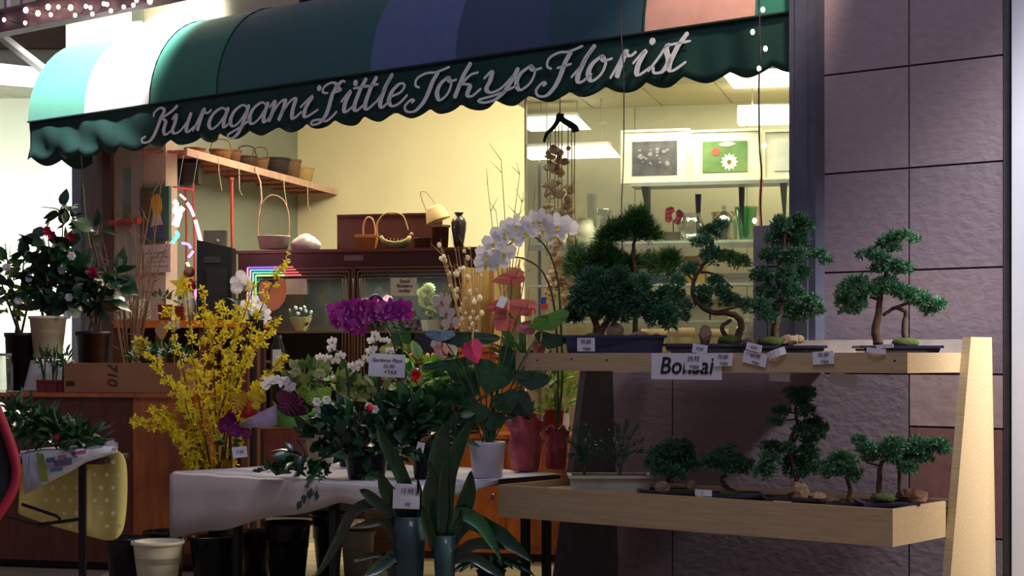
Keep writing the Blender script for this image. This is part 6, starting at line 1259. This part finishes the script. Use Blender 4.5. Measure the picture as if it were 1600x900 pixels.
for p_, w_, m in [([(686,850),(684,800),(684,740),(690,690),(700,655)],34,leafblk),([(692,850),(696,790),(702,735),(720,690),(744,645)],26,strapm),([(700,845),(722,800),(732,770),(736,735)],26,strapm),([(700,850),(716,815),(722,802),(748,815),(768,845),(785,878)],22,mat('strap_bright',(48,112,62),.25,var=.3,scale=6,bump=0,coat=.5)),
   ([(702,855),(730,815),(770,830),(800,850),(835,880)],28,strapm),([(680,860),(672,820),(670,780),(674,750),(672,720)],22,leafblk),([(705,870),(740,850),(770,850),(790,858)],18,leafblk),([(700,880),(735,870),(770,890),(790,905)],16,leafblk),([(684,870),(668,820),(660,790)],16,strapm)]:
    strap(t, L, p_, w_, m, 0, -.12)
L = Loc(622, 9.9, 0); t = thing('teal_vase', 'third teal vase low down behind the left strap-leaved plant', 'vase', L.o); vasec(t, L, 604, 642, 862); 
yb = HY + EYE/L.k; MB().lathe([(19.4*L.k, L(0,864).z),(20.2*L.k, L(0,862).z),(17*L.k,L(0,862).z)], 22).build('rim', teal, t, True)
tag('tilted white price card stuck among the strap leaves', FRO(9.62), 614, 756, 656, 795, ('12.95', 'ea'), 2, name='price_card', sz=.24, tm=C(110,108,130,.8))
# a low plant bottom right of the table
L = Loc(760, 10.6, 0); t = thing('potted_plant', 'low dark spiky plant at the bottom edge right of the strap-leaved plants', 'plant', L.o); pot(t, L, 745, 790, 890, HY + EYE/L.k, blackpl, .8)
for i in range(9): strap(t, L, [(768,892),(768+(i-4)*9,868+abs(i-4)*3),(768+(i-4)*17,880+abs(i-4)*5)], 9, leafdk, 0, -.1)

# ------------------------------------------------------------------ buckets on the floor
bucket('white flower bucket in front of the black ones, left of the long table', 208, 285, 845, 0, 10.9, cream)
bucket('black bucket just behind and left of the white bucket', 166, 232, 839, 0, 11.45, blackpl, .8)
bucket('black bucket behind the white bucket, nearest the counter', 226, 290, 829, 0, 11.75, blackpl, .8)
bucket('first black bucket under the front drop of the long table from the left', 296, 372, 838, 0, 11.55, blackpl, .78)
bucket('second black bucket under the long table from the left', 374, 425, 828, 0, 11.9, blackpl, .8)
bucket('third black bucket under the long table, with a bright rim', 412, 486, 815, 0, 11.5, blackpl, .72)
bucket('fourth black bucket under the long table beside the thick leg', 486, 540, 800, 0, 11.9, blackpl, .62)
bucket('cream bucket under the right half of the long table', 532, 586, 828, 0, 11.7, C(190,178,150,.5), .76)
L = Loc(585, 12.35, 0); t = thing('wooden_crate', 'low brown slatted crate behind the cream bucket', 'crate', L.o); k = L.k
for i in range(3): MB().box(-30*k,-.1,.02+i*.1,40*k,-.085,.1+i*.1).build('slat', C(150,112,72,.7), t)
for s_ in (-30*k, 40*k-.03): MB().box(s_,-.085,0,s_+.03,.25,.32).build('corner_post', C(150,112,72,.7), t)
MB().box(-30*k,-.085,.0,40*k,.25,.02).build('base', C(150,112,72,.7), t)
L = Loc(600, 12.4, 0); t = thing('cream_carton', 'pale yellow carton standing in the slatted crate', 'carton', (P(592,0,12.42).x, 12.42, .022)); MB().box(-.1,-.05,0,.1,.12,.42).build('body', C(222,206,150,.6), t); MB().box(-.1,-.052,.36,.1,-.05,.37).build('tape', C(200,180,120,.4), t)

# ------------------------------------------------------------------ balcony beam with string lights, cords, bulbs
BP = FAC.back(-.9); x0, x1 = BP.x(-70), BP.x(330); zb_ = BP.z(0, 51)
br = thing('balcony_rail', 'purplish balcony beam with dark uprights crossing the top left corner', 'railing', FAC.p0, fr)
MB().box(x0, -.9, zb_, x1, -.75, zb_ + .21).build('beam', C(112, 84, 100, .6), br); MB().box(x0, -.93, zb_ + .165, x1, -.75, zb_ + .19).build('moulding', C(90,66,80,.6), br)
for px in (-25, 2, 27, 52, 79): x = BP.x(px); MB().box(x-.018, -.86, zb_+.19, x+.018, -.82, zb_+1.1).build('baluster', C(70,58,70,.5), br)
MB().box(x0, -.88, zb_+1.1, x1, -.8, zb_+1.16).build('handrail', C(90,66,80,.6), br)
bulbm = glow('fairy_bulb', (255, 226, 196), 9); BQ = FAC.back(-.94)
bp_ = [(7,31),(40,36),(41,16),(60,21),(76,11),(92,11),(111,12),(118,24),(135,10),(142,12),(163,6),(168,7),(194,11),(174,17),(145,22),(209,8),(80,23),(214,1),(235,2)]
t = thing('string_lights', 'string of small warm fairy bulbs wound along the balcony beam', 'string lights', FAC.p0, fr)
cp_ = [(BQ.x(a_), -.925, BQ.z(a_, b_)) for a_, b_ in sorted(bp_)]; MB().tube(crom(cp_, 3), .004, 4).build('cord', C(70,50,60,.6), t)
for a_, b_ in bp_: MB().ball((BQ.x(a_), -.945, BQ.z(a_, b_)), .016 if (a_+b_)%3 else .022, 8, 5, 1.2).build('bulb', bulbm, t)
lamp('fairy_glow_lamp', 'POINT', BQ.pt(BQ.x(90), BQ.z(90, 20), -.25), (0,0,0), 5, (1,.7,.5), .3)
CQ = FAC.back(-.2)
t = thing('string_lights', 'cord with fairy bulbs hanging down in front of the pink awning panel at right', 'string lights', FAC.p0, fr)
cp_ = [(1184,-60),(1186,0),(1187,40),(1188,80),(1186,130),(1186,170),(1187,230),(1190,270),(1188,310),(1190,352)]
MB().tube(crom([(CQ.x(a_), -.2, CQ.z(a_, b_)) for a_, b_ in cp_], 4), .006, 5).build('cord', C(46,40,40,.6), t)
for a_, b_ in ((1192,15),(1176,50),(1196,76),(1186,107),(1194,228),(1179,345)): MB().ball((CQ.x(a_), -.2, CQ.z(a_, b_)), .014, 8, 5, 1.3).build('bulb', bulbm, t)
t = thing('black_cable', 'thin black cable hanging straight down in front of the lettering near the right', 'cable', FAC.p0, fr)
MB().tube(crom([(CQ.x(a_), -.2, CQ.z(a_, b_)) for a_, b_ in ((968,-60),(970,40),(974,100),(975,170),(974,260),(971,330),(974,420),(980,470))], 4), .0045, 5).build('cord', C(36,36,40,.5), t); MB().ball((CQ.x(980),-.2,CQ.z(980,471)), .01, 6, 4).build('end_plug', black, t)
t = thing('orange_ribbon', 'orange ribbon hanging beside the fairy light cord at the right of the window', 'ribbon', WS.p0, wr); q = WS.back(-.1)
MB().tube([(q.x(1189),-.1,q.z(1189,284)),(q.x(1187),-.1,q.z(1189,330)),(q.x(1190),-.1,zg+.01)], .014, 5).build('band', C(196,110,84,.6), t); MB().tube([(q.x(1187),-.1,q.z(1189,284)),(q.x(1191),-.1,q.z(1189,280))], .02, 5).build('knot', C(196,110,84,.6), t)

# ------------------------------------------------------------------ person at the left edge
pd = thing('person', 'person in black jacket with red sleeve stripe, hand in pocket, at the left edge', 'person', (-2.66, 8.0, 0))
def skin(name, joints, edges, m, parent, root=0, lev=2):
    me = bpy.data.meshes.new(name); me.from_pydata([j[0] for j in joints], edges, []); me.materials.append(m)
    o = link(name, me, parent); md = o.modifiers.new('skin', 'SKIN'); md.use_smooth_shade = True
    for i, j in enumerate(joints):
        v = me.skin_vertices[0].data[i]; r = j[1]; v.radius = r if isinstance(r, tuple) else (r, r); v.use_root = (i == root)
    s_ = o.modifiers.new('sub', 'SUBSURF'); s_.levels = 1; s_.render_levels = lev; return o
jk, sk, tr_ = C(14, 14, 18, .7, sheen=.3), C(196, 150, 122, .6), C(18, 18, 24, .8)
def skverts(me_fix): pass
bj = [((0,0,.98),.13),((0,0,1.12),.125),((0,0,1.30),.135),((0,0,1.40),.09),((0,0,1.48),.05),((0,0,1.60),(.075,.09)),((0,0,1.70),(.07,.085)),
      ((.17,0,1.37),.062),((.285,.01,.99),.05),((.20,-.07,.78),.04),((-.17,0,1.37),.062),((-.27,.01,1.08),.05),((-.22,-.07,.84),.04),
      ((.10,0,.90),.10),((.14,-.01,.50),.075),((.14,0,.09),.05),((.14,-.12,.04),.04),((-.10,0,.90),.10),((-.13,-.01,.50),.075),((-.13,0,.09),.05),((-.13,-.12,.04),.04)]
be = [(0,1),(1,2),(2,3),(3,4),(4,5),(5,6),(2,7),(7,8),(8,9),(2,10),(10,11),(11,12),(0,13),(13,14),(14,15),(15,16),(0,17),(17,18),(18,19),(19,20)]
def addskin(name, joints, edges, m, lev=2):
    bm = bmesh.new(); lay = bm.verts.layers.skin.verify(); vs = []
    for i, (p, r) in enumerate(joints):
        v = bm.verts.new(p); v[lay].radius = r if isinstance(r, tuple) else (r, r); v[lay].use_root = (i == 0); vs.append(v)
    for a_, b_ in edges: bm.edges.new((vs[a_], vs[b_]))
    me = bpy.data.meshes.new(name); bm.to_mesh(me); bm.free(); me.materials.append(m); o = link(name, me, pd)
    md = o.modifiers.new('skin', 'SKIN'); md.use_smooth_shade = True; s_ = o.modifiers.new('sub', 'SUBSURF'); s_.levels = 1; s_.render_levels = lev; return o
bodyo = addskin('body', bj, be, jk)
MB().ball((0,-.005,1.645), .098, 16, 10, 1.22).build('face', sk, pd, True)
MB().ball((0,.02,1.69), .108, 16, 10, 1.05).build('hair', C(30,24,22,.8), pd, True)
for s_ in (-1, 1): MB().ball((.035*s_,-.098,1.66), .012, 8, 5).build('eye', C(240,240,240,.3), pd); MB().ball((.1*s_,0,1.64), .022, 8, 5, 1.5).build('ear', sk, pd, True)
MB().tube([(0,-.10,1.66),(0,-.125,1.62),(0,-.10,1.61)], [.008,.014], 6).build('nose', sk, pd, True); MB().box(-.022,-.102,1.575,.022,-.094,1.583).build('mouth', C(150,80,76,.5), pd)
st = crom([(.205,-.035,1.37),(.262,-.04,1.25),(.318,-.045,1.10),(.338,-.05,.99),(.318,-.07,.90),(.262,-.10,.80),(.235,-.11,.765)], 5)
MB().tube(st, .024, 8).build('red_stripe', C(176, 24, 52, .6), pd, True)
for k_ in range(5): MB().tube([(.20,-.07,.79),(.19-.012*k_,-.10,.75),(.185-.014*k_,-.10,.70+.006*abs(k_-2))] if k_ < 4 else [(.19,-.09,.79),(.15,-.12,.77),(.14,-.12,.74)], [.013,.009], 6).build('finger', sk, pd, True)
MB().ball((.195,-.09,.765), .034, 8, 6, 1.1).build('palm', sk, pd, True)
MB().box(.13,-.15,.66,.24,-.085,.78).build('pocket', tr_, pd)

# ------------------------------------------------------------------ lettering becomes plain meshes
dg = bpy.context.evaluated_depsgraph_get()
for o in TEXTS:
    me = bpy.data.meshes.new_from_object(o.evaluated_get(dg)); n_ = link('lettering', me, o.parent); n_.location = o.location; n_.rotation_euler = o.rotation_euler
    cu = o.data; bpy.data.objects.remove(o); bpy.data.curves.remove(cu)
